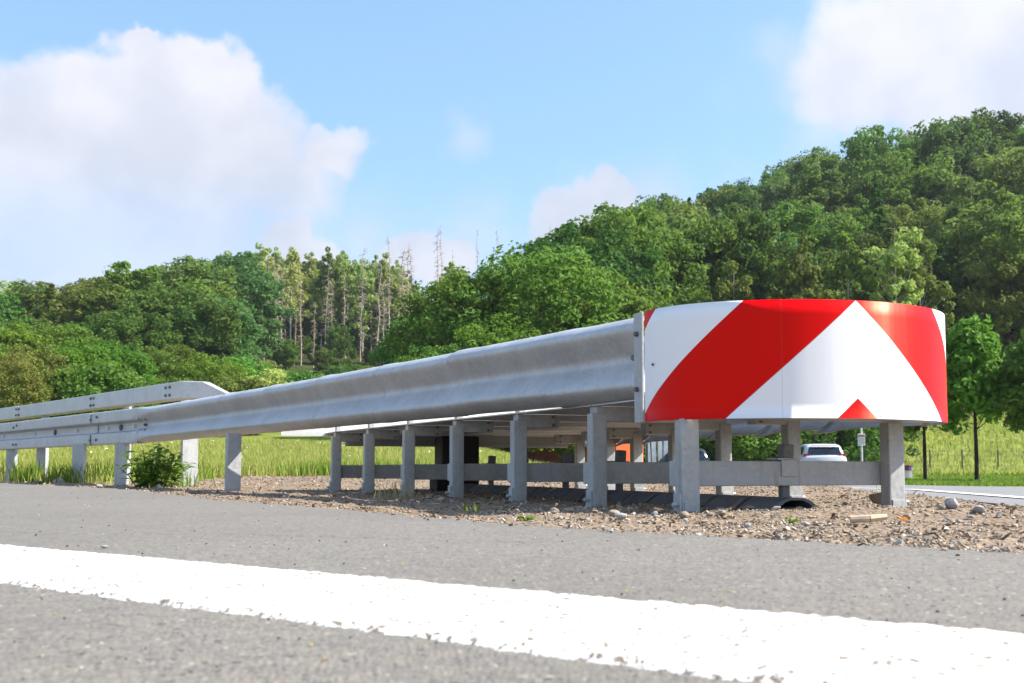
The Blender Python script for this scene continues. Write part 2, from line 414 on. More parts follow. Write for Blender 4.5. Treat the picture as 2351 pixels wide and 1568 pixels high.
def terrain():
    th = np.concatenate([np.linspace(-0.75, 0.75, 420), np.linspace(0.76, 2 * math.pi - 0.76, 120)])
    r = np.concatenate([[0.05], np.geomspace(0.4, 900, 210)])
    T, R = np.meshgrid(th, r, indexing='ij')
    X = R * np.sin(T); Y = R * np.cos(T); Z = land(X, Y)
    Z = Z + np.where(R > 28, bumps(X, Y, 7, 10) * 0.05 * np.clip((R - 28) / 60, 0, 3), 0)
    n, k = T.shape
    V = np.stack([X, Y, Z], -1).reshape(-1, 3)
    i = np.arange(n)[:, None]; j = np.arange(k - 1)[None, :]
    a = i * k + j; b = ((i + 1) % n) * k + j
    Q = np.stack([a, a + 1, b + 1, b], -1).reshape(-1, 4)
    # colour by what grows there: dirt / meadow / mown verge, as a stable mask
    p = np.where(Y > 1, CX + F * X / np.maximum(Y, 1), 1175)
    g = sstep(Y, 17, 21) * (1 - sstep(p, 1350, 1420)) + sstep(Y, 20, 24) * sstep(p, 1350, 1420)
    g = np.maximum(g, sstep(np.abs(X), 30, 40)); g = np.where(Y < -5, 1, g)
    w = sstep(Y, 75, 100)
    m, t, bs = new_mat('ground_soil_and_grass')
    ag = t.add('ShaderNodeAttribute', attribute_name='grass').outputs['Fac']; aw = t.add('ShaderNodeAttribute', attribute_name='wood').outputs['Fac']
    co = t.add('ShaderNodeNewGeometry').outputs['Position']
    n1 = t.noise(co, 0.5, 5, 0.65); n2 = t.noise(co, 6, 4, 0.7)
    f = t.m('ADD', t.m('MULTIPLY', n1, 0.6), t.m('MULTIPLY', n2, 0.4))
    gc = t.mix(t.ss(f, 0.38, 0.62), (0.13, 0.19, 0.025, 1), (0.27, 0.30, 0.06, 1))
    dc = t.mix(t.ss(f, 0.4, 0.6), (0.2, 0.135, 0.09, 1), (0.32, 0.23, 0.16, 1))
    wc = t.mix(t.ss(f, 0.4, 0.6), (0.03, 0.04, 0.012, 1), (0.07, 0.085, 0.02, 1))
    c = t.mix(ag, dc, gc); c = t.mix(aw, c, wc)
    t.put(bs.inputs['Base Color'], c); bs.inputs['Roughness'].default_value = 0.95; bs.inputs['Specular IOR Level'].default_value = 0.15
    bump(t, bs, n2, 0.8, 0.2)
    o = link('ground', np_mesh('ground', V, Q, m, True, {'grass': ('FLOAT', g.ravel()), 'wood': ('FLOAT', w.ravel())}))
    tag(o, kind='structure')
terrain()

def road():
    th = np.concatenate([np.linspace(-2.6, -0.64, 60), np.linspace(-0.63, 0.63, 620), np.linspace(0.64, 2.6, 60)])
    r = np.concatenate([np.geomspace(0.06, 0.5, 14)[:-1], np.geomspace(0.5, 14, 390), np.geomspace(14.5, 70, 30)])
    T, R = np.meshgrid(th, r, indexing='ij')
    X = R * np.sin(T); Y = R * np.cos(T)
    gr = rng.normal(size=X.shape) * 0.00035 * np.clip(1.6 - R / 5, 0.2, 1)
    # shallow groove of the paving seam, running a little inside the verge
    sy = np.interp(X, [-2.4, -1.02, -.51, -.02, .1], [2.22, 2.10, 2.02, 1.836, 1.78])
    Z = gr + bumps(X, Y, 0.9, 8) * 0.0008 - 0.0045 * np.exp(-((Y - sy) / 0.011) ** 2) * np.clip((-X + .25) / .6, 0, 1)
    ok = X < edge_x(Y) + 0.012 * bumps(X, Y, 0.18, 6)
    ok &= ~((Y < -1.5) & (X > 4))
    n, k = T.shape
    i = np.arange(n - 1)[:, None]; j = np.arange(k - 1)[None, :]
    a = i * k + j
    Q = np.stack([a, a + 1, a + k + 1, a + k], -1).reshape(-1, 4)
    keep = ok.ravel()[Q].all(1); Q = Q[keep]
    used = np.unique(Q); re = np.full(n * k, -1); re[used] = np.arange(len(used))
    V = np.stack([X, Y, Z], -1).reshape(-1, 3)[used]
    o = link('road', np_mesh('road', V, re[Q], M_ASPH, True)); tag(o, kind='structure')
road()

def white_line():
    d = np.array([-.7953, .6062]); pn = np.array([.6062, .7953])
    P = np.array([-.549, 1.150]); wdt = 0.277
    ss = np.arange(-3.2, 9, 0.007); k = 40
    E0 = np.convolve(rng.normal(size=len(ss) + 4), np.ones(3) / 3, 'same')[:len(ss)] * 0.0035
    E1 = np.convolve(rng.normal(size=len(ss) + 4), np.ones(3) / 3, 'same')[:len(ss)] * 0.0035
    f = np.linspace(0, 1, k)[None, :]
    o_ = (E0[:, None]) * (1 - f) + (wdt + E1[:, None]) * f
    X = P[0] + d[0] * ss[:, None] + pn[0] * o_; Y = P[1] + d[1] * ss[:, None] + pn[1] * o_
    Z = 0.0042 + rng.normal(size=X.shape) * 0.0005; Z[:, 0] = -.001; Z[:, -1] = -.001
    V = np.stack([X, Y, Z], -1).reshape(-1, 3)
    i = np.arange(len(ss) - 1)[:, None] * k; j = np.arange(k - 1)[None, :]; a = i + j
    Q = np.stack([a, a + k, a + k + 1, a + 1], -1).reshape(-1, 4)
    o = link('road_marking', np_mesh('road_marking', V, Q, M_PAINT, True)); tag(o, kind='structure')
white_line()

def far_lane():
    Ys = np.geomspace(3.0, 60, 60)
    def strip(x0, x1, dz, mat, name, n=6):
        f = np.linspace(0, 1, n)[None, :]
        bend = np.interp(Ys, [0, 24, 60], [0, 0, 3.2])[:, None]
        X = (lane_x(Ys)[:, None] + x0) * (1 - f) + (lane_x(Ys)[:, None] + x1) * f + bend
        Y = np.repeat(Ys[:, None], n, 1)
        Z = np.interp(Y, [0, 8, 14, 22, 45, 60], [-.02, -.03, -.11, -.2, -.215, -.12]) + dz
        V = np.stack([X, Y, Z], -1).reshape(-1, 3)
        i = np.arange(len(Ys) - 1)[:, None] * n; j = np.arange(n - 1)[None, :]; a = i + j
        o = link(name, np_mesh(name, V, np.stack([a, a + 1, a + n + 1, a + n], -1).reshape(-1, 4), mat, True)); tag(o, kind='structure')
    strip(-0.42, 3.1, 0, M_ASPH2, 'road_lane')
    strip(-0.06, 0.06, 0.005, M_PAINT, 'lane_marking', 3)
far_lane()

def dirt_z(X, Y):
    X = np.asarray(X, float); Y = np.asarray(Y, float)
    z = GZ + bumps(X, Y, .55, 10) * 0.005 + bumps(X, Y, 0.16, 10, 12) * 0.0035
    z = z - 0.012 * np.exp(-np.clip(X - edge_x(Y), 0, 9) / 0.06)
    z = z + 0.028 * np.exp(-(((X - 1.15) / .55) ** 2 + ((Y - 3.18) / .16) ** 2))        # low heap of stones before the nose
    z = z + np.interp(Y, [0, 9, 14, 20], [0, 0, .0, .03]) + bumps(X, Y, 1.1, 8, 5) * .02 * np.clip((Y - 6.5) / 3, 0, 1)
    right = np.clip((X - (lane_x(Y) - 0.9)) / 0.7, 0, 1); z = z - right * 0.02 - np.interp(Y, [0, 8, 14, 20], [0, 0, .09, .2]) * right
    return z
def in_strip(X, Y): return (X > edge_x(Y) - .004) & (X < lane_x(Y) - 0.40) & (Y > -1)
def dirt():
    xs = np.arange(-9, 5.2, .045); ys = np.concatenate([np.arange(-.6, 9, .04), np.arange(9, 21, .12)])
    X, Y = np.meshgrid(xs, ys, indexing='ij'); Z = dirt_z(X, Y)
    n, k = X.shape; i = np.arange(n - 1)[:, None]; j = np.arange(k - 1)[None, :]; a = i * k + j
    Q = np.stack([a, a + k, a + k + 1, a + 1], -1).reshape(-1, 4)
    ok = ((X > edge_x(Y) - .1) & (X < lane_x(Y) - .25)).ravel()
    Q = Q[ok[Q].all(1)]
    used = np.unique(Q); re = np.full(n * k, -1); re[used] = np.arange(len(used))
    o = link('dirt_verge', np_mesh('dirt_verge', np.stack([X, Y, Z], -1).reshape(-1, 3)[used], re[Q], M_DIRT, True)); tag(o, kind='structure')
dirt()

# ------------------------------------------------------------------ crash cushion
TH = math.atan((CX - 306) / F)
AX = np.array([-math.sin(TH), math.cos(TH)]); TR = np.array([math.cos(TH), math.sin(TH)])
C0 = np.array([.947, 3.54])
LT = [-.402, -.435, -.521, -.61, -.691, -.773, -.854]; RT = [.414, .435, .501, .592, .681, .803, .869]
ROT = math.atan2(TR[1], TR[0])
cushion = empty('crash_cushion', (C0[0], C0[1], 0), 'galvanised crash cushion with red and white chevron nose on gravel in the gore', 'crash cushion')
def loc(p): return (p[0] - C0[0], p[1] - C0[1], p[2])      # world -> cushion space (cushion is unrotated)
def FM(k, t=0.0, z=0.0, a=0.0):
    q = C0 + (k * .63 + a) * AX + t * TR
    return Matrix.Translation(loc((q[0], q[1], z))) @ Matrix.Rotation(ROT, 4, 'Z')

def nose():
    th, ax, ay, w, A, p, zt, zb = .2565, 1.0909, 3.2892, .558, .397, 1.944, .661, .286
    a = np.array([-math.sin(th), math.cos(th)]); t = np.array([math.cos(th), math.sin(th)])
    s = np.linspace(-math.pi / 2, math.pi / 2, 161)
    tt = w * np.sign(np.sin(s)) * np.abs(np.sin(s)) ** (2 / p); aa = A * (1 - np.abs(np.cos(s)) ** (2 / p))
    P = np.array([ax, ay]) + tt[:, None] * t + aa[:, None] * a
    ds = np.r_[0, np.cumsum(np.linalg.norm(np.diff(P, axis=0), axis=1))]; U = ds - ds[80]
    N = np.gradient(P, axis=0); N = np.stack([N[:, 1], -N[:, 0]], -1); N /= np.linalg.norm(N, axis=1)[:, None]
    zs = np.linspace(zt, zb, 9)
    wv = 0.0007 * np.sin(U * 21) + 0.0002 * np.sin(U * 55 + 1)
    Po = P + N * wv[:, None]
    Pi = P - N * 0.004
    n = len(P); k = len(zs)
    Vo = np.array([[(*Po[i], z) for z in zs] for i in range(n)]).reshape(-1, 3)
    Vi = np.array([[(*Pi[i], z) for z in zs] for i in range(n)]).reshape(-1, 3)
    V = np.vstack([Vo, Vi]); V = V - np.array([C0[0], C0[1], 0]); B = n * k
    i = np.arange(n - 1)[:, None] * k; j = np.arange(k - 1)[None, :]; q = (i + j)
    Q = [np.stack([q, q + 1, q + k + 1, q + k], -1).reshape(-1, 4), np.stack([q + B, q + k + B, q + k + 1 + B, q + 1 + B], -1).reshape(-1, 4)]
    i = np.arange(n - 1) * k
    for e in (0, k - 1): Q.append(np.stack([i + e, i + k + e, i + k + e + B, i + e + B], -1))
    j = np.arange(k - 1)
    for e in (0, (n - 1) * k): Q.append(np.stack([e + j, e + j + 1, e + j + 1 + B, e + j + B], -1))
    me = np_mesh('nose_cover', V, np.vstack(Q), M_SHEET, True)
    me.materials.append(M_GALV)
    uvl = me.uv_layers.new(name='UVMap')
    vi = np.zeros(len(me.loops), np.int32); me.loops.foreach_get('vertex_index', vi)
    vv = vi % B
    uv = np.stack([U[vv // k], zt - zs[vv % k]], -1)
    uvl.data.foreach_set('uv', uv.astype(np.float32).ravel())
    nq = (n - 1) * (k - 1); mi = np.zeros(len(me.polygons), np.int32); mi[nq:2 * nq] = 1
    me.polygons.foreach_set('material_index', mi)
    sm = np.zeros(len(me.polygons), bool); sm[:2 * nq] = True; me.polygons.foreach_set('use_smooth', sm)
    o = link('nose_cover', me, cushion); o['label'] = 'curved red and white chevron panel'
    # flat floor that closes the nose from below
    I = (P - N * .012)[4:-4] - C0; kk = len(I)
    V = np.vstack([np.c_[I, np.full(kk, .294)], np.c_[I, np.full(kk, .299)]])
    i = np.arange(kk); side = np.stack([i, (i + 1) % kk, (i + 1) % kk + kk, i + kk], -1)
    link('nose_floor', np_mesh('nose_floor', V, [i[None, ::-1], (i + kk)[None], side], M_POST), cushion)
    # side brackets with bolts
    for side, e in ((-1, 0), (1, n - 1)):
        b = P[e]; tang = (P[e] - P[e + 5]) if e == 0 else (P[e] - P[e - 5]); tang /= np.linalg.norm(tang)
        ang = math.atan2(tang[1], tang[0])
        M = Matrix.Translation(loc((b[0] + N[e][0] * .004 + tang[0] * .012, b[1] + N[e][1] * .004 + tang[1] * .012, (zt + zb) / 2))) @ Matrix.Rotation(ang, 4, 'Z')
        yo = (-1 if side < 0 else 1)
        br = MB().box((0.024, 0, 0), (.062, .008, .378), M, .002).build('side_bracket', M_POST, cushion)
        sgn = 1 if Vector(M.to_3x3() @ Vector((0, 1, 0))).to_2d().dot(Vector(N[e])) > 0 else -1
        for dz in (.115, -.075):
            mb = MB(); c0 = M @ Vector((.026, sgn * .004, dz)); c1 = M @ Vector((.026, sgn * .016, dz))
            mb.cyl(c0, c1, .009, .008, 10); mb.build('bolt', M_BOLT, br)
    # small dark maker's line near the lower edge, and the rivet by the bracket
    ii = int(np.argmin(np.abs(U - .082))); jj = int(np.argmin(np.abs(U - .118)))
    mb = MB()
    for q in range(ii, jj + 1):
        if q % 2 == 0:
            c = P[q] + N[q] * .0015
            mb.box((c[0] - C0[0], c[1] - C0[1], zb + .0075), (.0035, .0022, .003))
    mb.build('print_line', M_BOLT, o)
    ii = int(np.argmin(np.abs(U + .69))); c = P[ii] + N[ii] * .002
    MB().cyl(loc((c[0], c[1], .475)), loc((c[0] + N[ii][0] * .004, c[1] + N[ii][1] * .004, .475)), .005, .004, 8).build('rivet', M_BOLT, o)
    return P, N
NP, NN = nose()

# rail cross-sections: (outward, height) - rounded and angular, with matching points
PA = [(.000, .155), (.020, .1505), (.044, .139), (.065, .125), (.078, .112), (.082, .101), (.077, .088), (.064, .070), (.050, .052), (.036, .036), (.022, .020), (.016, .008)]
PB = [(.012, .155), (.040, .1555), (.068, .1555), (.079, .150), (.081, .142), (.081, .120), (.081, .080), (.080, .058), (.072, .050), (.040, .042), (.012, .034), (.008, .012)]
def prof(P): return np.array(P + [(o, -z) for o, z in reversed(P)])
PA, PB = prof(PA), prof(PB)
def closed_prof(P, th=.004):
    T = np.gradient(P, axis=0); N = np.stack([-T[:, 1], T[:, 0]], -1); N /= np.linalg.norm(N, axis=1)[:, None]
    if N[:, 0].mean() < 0: N = -N
    return np.vstack([P, (P - N * th)[::-1]])
def rail_piece(path, outs, zc, blend, name, mat, parent, org, flare=None, smooth=True, vs=1.0):
    """path (n,2), outs (n,2) outward unit vectors"""
    rings = []
    for q in range(len(path)):
        P = PA * (1 - blend[q]) + PB * blend[q]
        fl = 0 if flare is None else flare[q]
        P = P * np.array([1, vs * (1 + .9 * fl)]); P = P + np.array([fl * .12, 0])
        Cp = closed_prof(P)
        rings.append([(path[q][0] + outs[q][0] * o, path[q][1] + outs[q][1] * o, zc[q] + z) for o, z in Cp])
    R = np.array(rings) - np.array(org)
    V, fs = sweep(R)
    me = np_mesh(name, V, fs, mat, smooth)
    return link(name, me, parent)
def arc_path(pts, step=.05):
    P = np.array(pts, float)
    # catmull-rom
    out = []
    Q = np.vstack([2 * P[0] - P[1], P, 2 * P[-1] - P[-2]])
    for i in range(1, len(Q) - 2):
        p0, p1, p2, p3 = Q[i - 1:i + 3]
        m = max(2, int(np.linalg.norm(p2 - p1) / step))
        for t in np.arange(m) / m:
            out.append(.5 * (2 * p1 + (p2 - p0) * t + (2 * p0 - 5 * p1 + 4 * p2 - p3) * t * t + (3 * p1 - p0 - 3 * p2 + p3) * t ** 3))
    out.append(P[-1]); return np.array(out)
def outs_of(P, side):
    T = np.gradient(P, axis=0); T /= np.linalg.norm(T, axis=1)[:, None]
    return np.stack([-T[:, 1], T[:, 0]], -1) * side

O3 = (C0[0], C0[1], 0)
# near rail: from the nose back to where it turns angular. column in photo -> distance
near_pts = [(1468, 3.60), (1290, 4.02), (1127, 4.58), (980, 5.05), (860, 5.52), (730, 6.16), (610, 6.84), (500, 7.56), (440, 8.05), (385, 8.5), (300, 9.25)]
_pp = np.array([(at(p, y), y) for p, y in near_pts]); _cf = np.polyfit(_pp[:, 1], _pp[:, 0], 3)      # one smooth bend through the measured points
NEAR = arc_path([(float(np.polyval(_cf, y)), float(y)) for y in np.linspace(3.60, 9.25, 24)], .04)
NO = outs_of(NEAR, 1)
s_near = np.r_[0, np.cumsum(np.linalg.norm(np.diff(NEAR, axis=0), axis=1))]
colx = CX + F * NEAR[:, 0] / NEAR[:, 1]
joints = [1468, 1275, 1040, 868, 728, 610, 505, 405, 300]
def sta(px): return float(np.interp(-px, -colx, s_near))
ZN = .522
for q in range(len(joints) - 1):
    s0, s1 = sta(joints[q]), sta(joints[q + 1])
    over = .05 if q < len(joints) - 2 else 0
    ss = np.arange(s0, s1 + over, .03); ss = np.r_[ss, s1 + over]
    path = np.stack([np.interp(ss, s_near, NEAR[:, 0]), np.interp(ss, s_near, NEAR[:, 1])], -1)
    outs = np.stack([np.interp(ss, s_near, NO[:, 0]), np.interp(ss, s_near, NO[:, 1])], -1)
    path = path + outs * (.0045 + .006 * np.clip((ss - s0) / (s1 - s0), 0, 1) - .085)[:, None]
    fl = .022 * sstep(ss, s1 - .14, s1 - .01) * (q < 7)
    bl = np.zeros(len(ss)) if q < 7 else sstep(ss, s1 - .5, s1)
    zc = np.interp(ss, [0, 1.2, 2.5, 4.5, s_near[-1]], [.520, .529, .532, .526, .511]) + rng.normal() * .0008
    pr = rail_piece(path, outs, zc, bl, 'rail_panel', M_GALV, cushion, O3, fl, vs=.985 + .02 * min(1, q / 3))
    if q == 0:
        i = 3; c = path[i] + outs[i] * .014
        mb = MB(); mb.cyl(loc((c[0], c[1], ZN)), loc((c[0] + outs[i][0] * .03, c[1] + outs[i][1] * .03, ZN)), .014, .011, 6)
        mb.build('bolt', M_BOLT, pr)
    if q == 7:
        for sb, dz in ((s1 - .14, .05), (s1 - .30, .05), (s1 - .14, -.052), (s1 - .30, -.052), (s1 - .22, 0.0)):
            i = int(np.argmin(np.abs(ss - sb))); c = path[i] + outs[i] * (.03 if dz else .008)
            mb = MB(); mb.cyl(loc((c[0], c[1], zc[i] + dz)), loc((c[0] + outs[i][0] * .03, c[1] + outs[i][1] * .03, zc[i] + dz)), .013, .011, 8)
            mb.build('bolt', M_BOLT, pr)
# right-hand rail
RR = [C0 + k * .63 * AX + RT[k] * TR for k in range(7)]
rdir = (RR[6] - RR[0]) / np.linalg.norm(RR[6] - RR[0]); rn = np.array([rdir[1], -rdir[0]])
far_end = RR[6] + rdir * .45 + rn * .1
rpts = [NP[-1] - np.array([.02, -.02]), RR[1] + rn * .13, RR[3] + rn * .1, RR[6] + rn * .08, far_end]
RP = arc_path(rpts, .05); RO = outs_of(RP, -1); s_r = np.r_[0, np.cumsum(np.linalg.norm(np.diff(RP, axis=0), axis=1))]
rj = list(np.linspace(0, s_r[-1], 9))
for q in range(8):
    s0, s1 = rj[q], rj[q + 1]
    ss = np.r_[np.arange(s0, s1 + .06, .04), s1 + .06] if q < 7 else np.linspace(s0, s1, 20)
    path = np.stack([np.interp(ss, s_r, RP[:, 0]), np.interp(ss, s_r, RP[:, 1])], -1)
    outs = np.stack([np.interp(ss, s_r, RO[:, 0]), np.interp(ss, s_r, RO[:, 1])], -1)
    path = path + outs * (.0045 + .006 * np.clip((ss - s0) / (s1 - s0), 0, 1) - .03)[:, None]
    rail_piece(path, outs, np.full(len(ss), .468), np.zeros(len(ss)), 'rail_panel', M_GALV, cushion, O3, .08 * sstep(ss, s1 - .22, s1 - .02), vs=1.18)

def post_mesh(w, d, z0, z1):
    mb = MB(); mb.box((0, 0, (z0 + z1) / 2), (w, d, z1 - z0), None, .006); return mb.mesh('post', M_POST)
for k in range(7):
    zt = .338
    for side, t in ((-1, LT[k]), (1, RT[k])):
        g = C0 + k * .63 * AX + t * TR
        gz = float(dirt_z(g[0], g[1])) - .035
        w = .065 if k == 0 else .061
        top = zt if k else .29
        mb = MB(); mb.box((0, 0, (gz + top) / 2), (w, .05, top - gz), FM(k, t, 0), .005)
        po = mb.build('post', M_POST, cushion)
        # shoe and its bolt head on the outer side
        mb = MB(); mb.box((side * (w / 2 + .004), 0, GZ + .03), (.008, .044, .07), FM(k, t, 0), .002)
        mb.box((0, -.028, GZ + .022), (w * .8, .006, .03), FM(k, t, 0), .001)
        mb.build('shoe', M_POST, po)
        mb = MB(); M = FM(k, t, 0)
        mb.cyl(M @ Vector((side * (w / 2 + .006), -.006, .012)), M @ Vector((side * (w / 2 + .026), -.006, .012)), .0085, .0075, 8)
        mb.build('bolt', M_POST, po)
        # spacer box carried on the post, reaching inwards
        if k == 0: continue
        ln = .19
        mb = MB(); mb.box((-side * (ln / 2 - .01), .012, .336), (ln, .062, .058), FM(k, t, 0), .004)
        mb.box((-side * (ln - .012), -.0215, .336), (.006, .004, .05), FM(k, t, 0))
        sp = mb.build('spacer_box', M_POST, cushion)
        M = FM(k, t, 0)
        for dz in (.018, -.018): MB().cyl(M @ Vector((-side * (ln - .035), -.018, .336 + dz)), M @ Vector((-side * (ln - .035), -.026, .336 + dz)), .006, .006, 8).build('bolt', M_BOLT, sp)
        # bracket plate from post up to the rail
        MB().box((-side * .012, .01, .392), (.03, .05, .05), FM(k, t, 0), .003).build('rail_bracket', M_POST, cushion)
    L = RT[k] - LT[k]; mid = (RT[k] + LT[k]) / 2
    mb = MB(); mb.box((mid, .052, .112), (L + .05, .05, .084), FM(k), .004)
    cb = mb.build('cross_beam', M_POST, cushion)
    if k:
        mb = MB(); mb.box((mid, .055, .485), (L - .02, .006, .225), FM(k), .001)
        mb.build('cross_plate', M_BRIGHT, cushion)
    # clamp that rides on the central track
    mb = MB()
    mb.box((mid, .024, .132), (.066, .006, .062), FM(k), .002); mb.box((mid, .05, .158), (.062, .058, .007), FM(k), .002)
    mb.box((mid - .028, .05, .161), (.05, .07, .006), FM(k) , .002)
    cl = mb.build('clamp', M_DARKSTEEL if k else M_POST, cushion)
    mb = MB(); mb.box((mid - .008, .05, .187), (.04, .04, .05), FM(k) @ Matrix.Rotation(.06, 4, 'Y'), .004); mb.build('stub_tube', M_DARKSTEEL, cl)
    mb = MB(); mb.box((mid, .06, .045), (.028, .028, .06), FM(k), .003); mb.build('slider', M_DARKSTEEL, cl)

# deck plates lying on the spacer boxes, one per bay
for k in range(7):
    a0, a1 = (.10 if k == 0 else .012), (.63 if k < 6 else .35)
    q = min(6, k + 1)
    pts = []
    for (a, l, rr) in ((a0, LT[k] - .02, RT[k] + .115), (a1, LT[q] - .02, RT[q] + .10)):
        for t_ in ((l, rr) if a == a0 else (rr, l)):
            w_ = C0 + (k * .63 + a) * AX + t_ * TR; pts.append(loc((w_[0], w_[1], .3665)))
    MB().poly(pts, (0, 0, .005)).build('deck_plate', M_GALV, cushion)

# central ground track of hat section, in short plates
def track():
    q = -.02; plates = 0
    hat = [(-.100, -.02), (-.092, -.014), (-.050, .020), (-.026, .030), (.026, .030), (.050, .020), (.092, -.014), (.100, -.02)]
    P = np.array(hat); In = (P * np.array([.86, 1]) - np.array([0, .008]))[::-1]
    C = np.vstack([P, In])
    root = None
    while q < 3.85:
        l = .205; sk = .05
        R = []
        for s, end in ((q, 0), (q + l, 1)):
            ring = []
            for (t, z) in C:
                w = C0 + (s + sk * (-t / .115) * .5) * AX + t * TR
                ring.append(loc((w[0], w[1], z + .0)))
            R.append(ring)
        V, fs = sweep(np.array(R))
        o = link('track_plate', np_mesh('track_plate', V, fs, M_DARKSTEEL), cushion)
        q += l + .022
    mb = MB(); mb.box((0, 1.9, -.012), (.05, 3.9, .02), FM(0)); mb.build('track_rail', M_DARKSTEEL, cushion)
track()
mb = MB(); mb.box((-.03, .02, .165), (.26, .2, .37), FM(6), .012); mb.box((-.17, .02, .06), (.05, .2, .16), FM(6), .01)
mb.build('anchor_block', M_BLACK, cushion)
mb = MB(); mb.box((.06, .24, .322), (1.62, .05, .078), FM(6), .004); mb.box((.06, .212, .296), (1.60, .012, .022), FM(6), .002); mb.build('rear_beam', M_POST, cushion)
# rear cross plate behind the last frame
mb = MB(); mb.box((-.42, .3, .50), (1.5, .008, .30), FM(6), .001); mb.build('back_plate', M_BRIGHT, cushion)
mb = MB()
pb = (at(536, 7.12), 7.12)
post_rot = math.atan2(NO[150][0], -NO[150][1])

# ------------------------------------------------------------------ guard rail beyond the cushion (angular profile)
gr = empty('guard_rail', (at(300, 9.25), 9.25, 0), 'angular galvanised guard rail on posts running off to the left', 'guard rail')
G0 = (float(NEAR[-1][0]), 9.25, 0)
gp = [(float(NEAR[-5][0]), float(NEAR[-5][1])), (float(NEAR[-1][0]), 9.25), (at(205, 10.05), 10.05), (at(100, 11.1), 11.1), (at(0, 12.3), 12.3), (at(-160, 14.6), 14.6), (at(-420, 19.5), 19.5), (at(-700, 27), 27)]
GP = arc_path(gp, .12); GO = outs_of(GP, 1); s_g = np.r_[0, np.cumsum(np.linalg.norm(np.diff(GP, axis=0), axis=1))]
colg = CX + F * GP[:, 0] / GP[:, 1]
jn = [0, float(np.interp(-205, -colg, s_g)), float(np.interp(-28, -colg, s_g)), float(np.interp(28, -colg * 1.0, s_g)) + 1.6]
while jn[-1] + 1.9 < s_g[-1]: jn.append(jn[-1] + 1.9)
for q in range(len(jn) - 1):
    s0, s1 = jn[q], jn[q + 1]
    ss = np.linspace(s0 - (.0 if q == 0 else .06), s1, 24)
    path = np.stack([np.interp(ss, s_g, GP[:, 0]), np.interp(ss, s_g, GP[:, 1])], -1); outs = np.stack([np.interp(ss, s_g, GO[:, 0]), np.interp(ss, s_g, GO[:, 1])], -1)
    path = path + outs * (-.080 if q == 0 else -.074 + (.004 if q % 2 else 0.0))
    pc = rail_piece(path, outs, np.full(len(ss), .510), np.ones(len(ss)), 'rail_section', M_GALV, gr, G0, None, False)
    for ds_, dz in ((.06, .11), (.19, .09), (.06, -.105), (.19, -.105)):
        for base in ((s1 - .25),):
            i = int(np.argmin(np.abs(ss - (base + ds_)))); c = path[i] + outs[i] * .08
            mb = MB(); z = .510 + dz
            mb.cyl((c[0] - G0[0], c[1] - G0[1], z), (c[0] + outs[i][0] * .014 - G0[0], c[1] + outs[i][1] * .014 - G0[1], z), .014, .011, 8)
            mb.build('bolt', M_BOLT, pc)
    for fr in (.22, .5, .78):
        i = int(fr * 23); c = path[i] + outs[i] * .006
        mb = MB(); mb.cyl((c[0] - G0[0], c[1] - G0[1], .512), (c[0] + outs[i][0] * .02 - G0[0], c[1] + outs[i][1] * .02 - G0[1], .512), .017 if fr != .5 else .03, .014 if fr != .5 else .026, 8)
        mb.build('bolt', M_PALEBOLT if fr != .5 else M_BOLT, pc)
def sigma_post(px, Y, z1, name, parent, org, w=.12, d=.055, ang=None, z0=None):
    """open C-section post, web along the road"""
    x = at(px, Y)
    M = Matrix.Translation((x - org[0], Y - org[1], 0)) @ Matrix.Rotation(ang if ang is not None else rad(-52), 4, 'Z')
    z0 = (float(dirt_z(x, Y)) - .06) if z0 is None else z0
    h = z1 - z0; t = .006
    mb = MB()
    mb.box((0, -d / 2, (z0 + z1) / 2), (w, t, h), M); mb.box((-w / 2 + t / 2, 0, (z0 + z1) / 2), (t, d - t, h), M)
    mb.box((w / 2 - t / 2, 0, (z0 + z1) / 2), (t, d - t, h), M)
    mb.box((-w / 2 + .012, d / 2, (z0 + z1) / 2), (.024, t, h), M); mb.box((w / 2 - .012, d / 2, (z0 + z1) / 2), (.024, t, h), M)
    return mb.build(name, M_POST, parent)
for px, Y, w in ((283, 9.45, .11), (185, 9.9, .115), (100, 11.6, .115), (30, 12.1, .115), (-60, 13.6, .115), (-150, 14.9, .115), (-260, 16.8, .115)):
    sigma_post(px, Y, .37, 'post', gr, G0, w + .02, .036, rad(-22))
sigma_post(536, 7.12, .37, 'post', cushion, O3, .092, .05, rad(34))
sigma_post(437, 8.9, .5, 'post', gr, G0, .13, .06, rad(34))

# box beam set above and behind the rail
bx = empty('box_beam_rail', (at(430, 9.35), 9.35, 0), 'rectangular galvanised box beam above and behind the guard rail with sloped end', 'guard rail')
B0 = (at(430, 9.35), 9.35, 0)
bp = [(at(430, 9.35), 9.35), (at(225, 11.0), 11.0), (at(52, 12.9), 12.9), (at(-120, 15.2), 15.2), (at(-420, 20.5), 20.5), (at(-700, 28), 28)]
BP = arc_path(bp, .15); BO = outs_of(BP, 1); s_b = np.r_[0, np.cumsum(np.linalg.norm(np.diff(BP, axis=0), axis=1))]
def box_ring(c, o, zc, hw, hh):
    ch = .008
    return [(c[0] + o[0] * a, c[1] + o[1] * a, zc + b) for a, b in ((hw, hh - ch), (hw - ch, hh), (-hw + ch, hh), (-hw, hh - ch), (-hw, -hh + ch), (-hw + ch, -hh), (hw - ch, -hh), (hw, -hh + ch))]
zb_ = lambda s: np.interp(s, [0, s_b[-1]], [.838, .80])
colb = CX + F * BP[:, 0] / BP[:, 1]
bj = [0.0] + [float(np.interp(-c, -colb, s_b)) for c in (225, 52, -140, -350)] + [s_b[-1]]
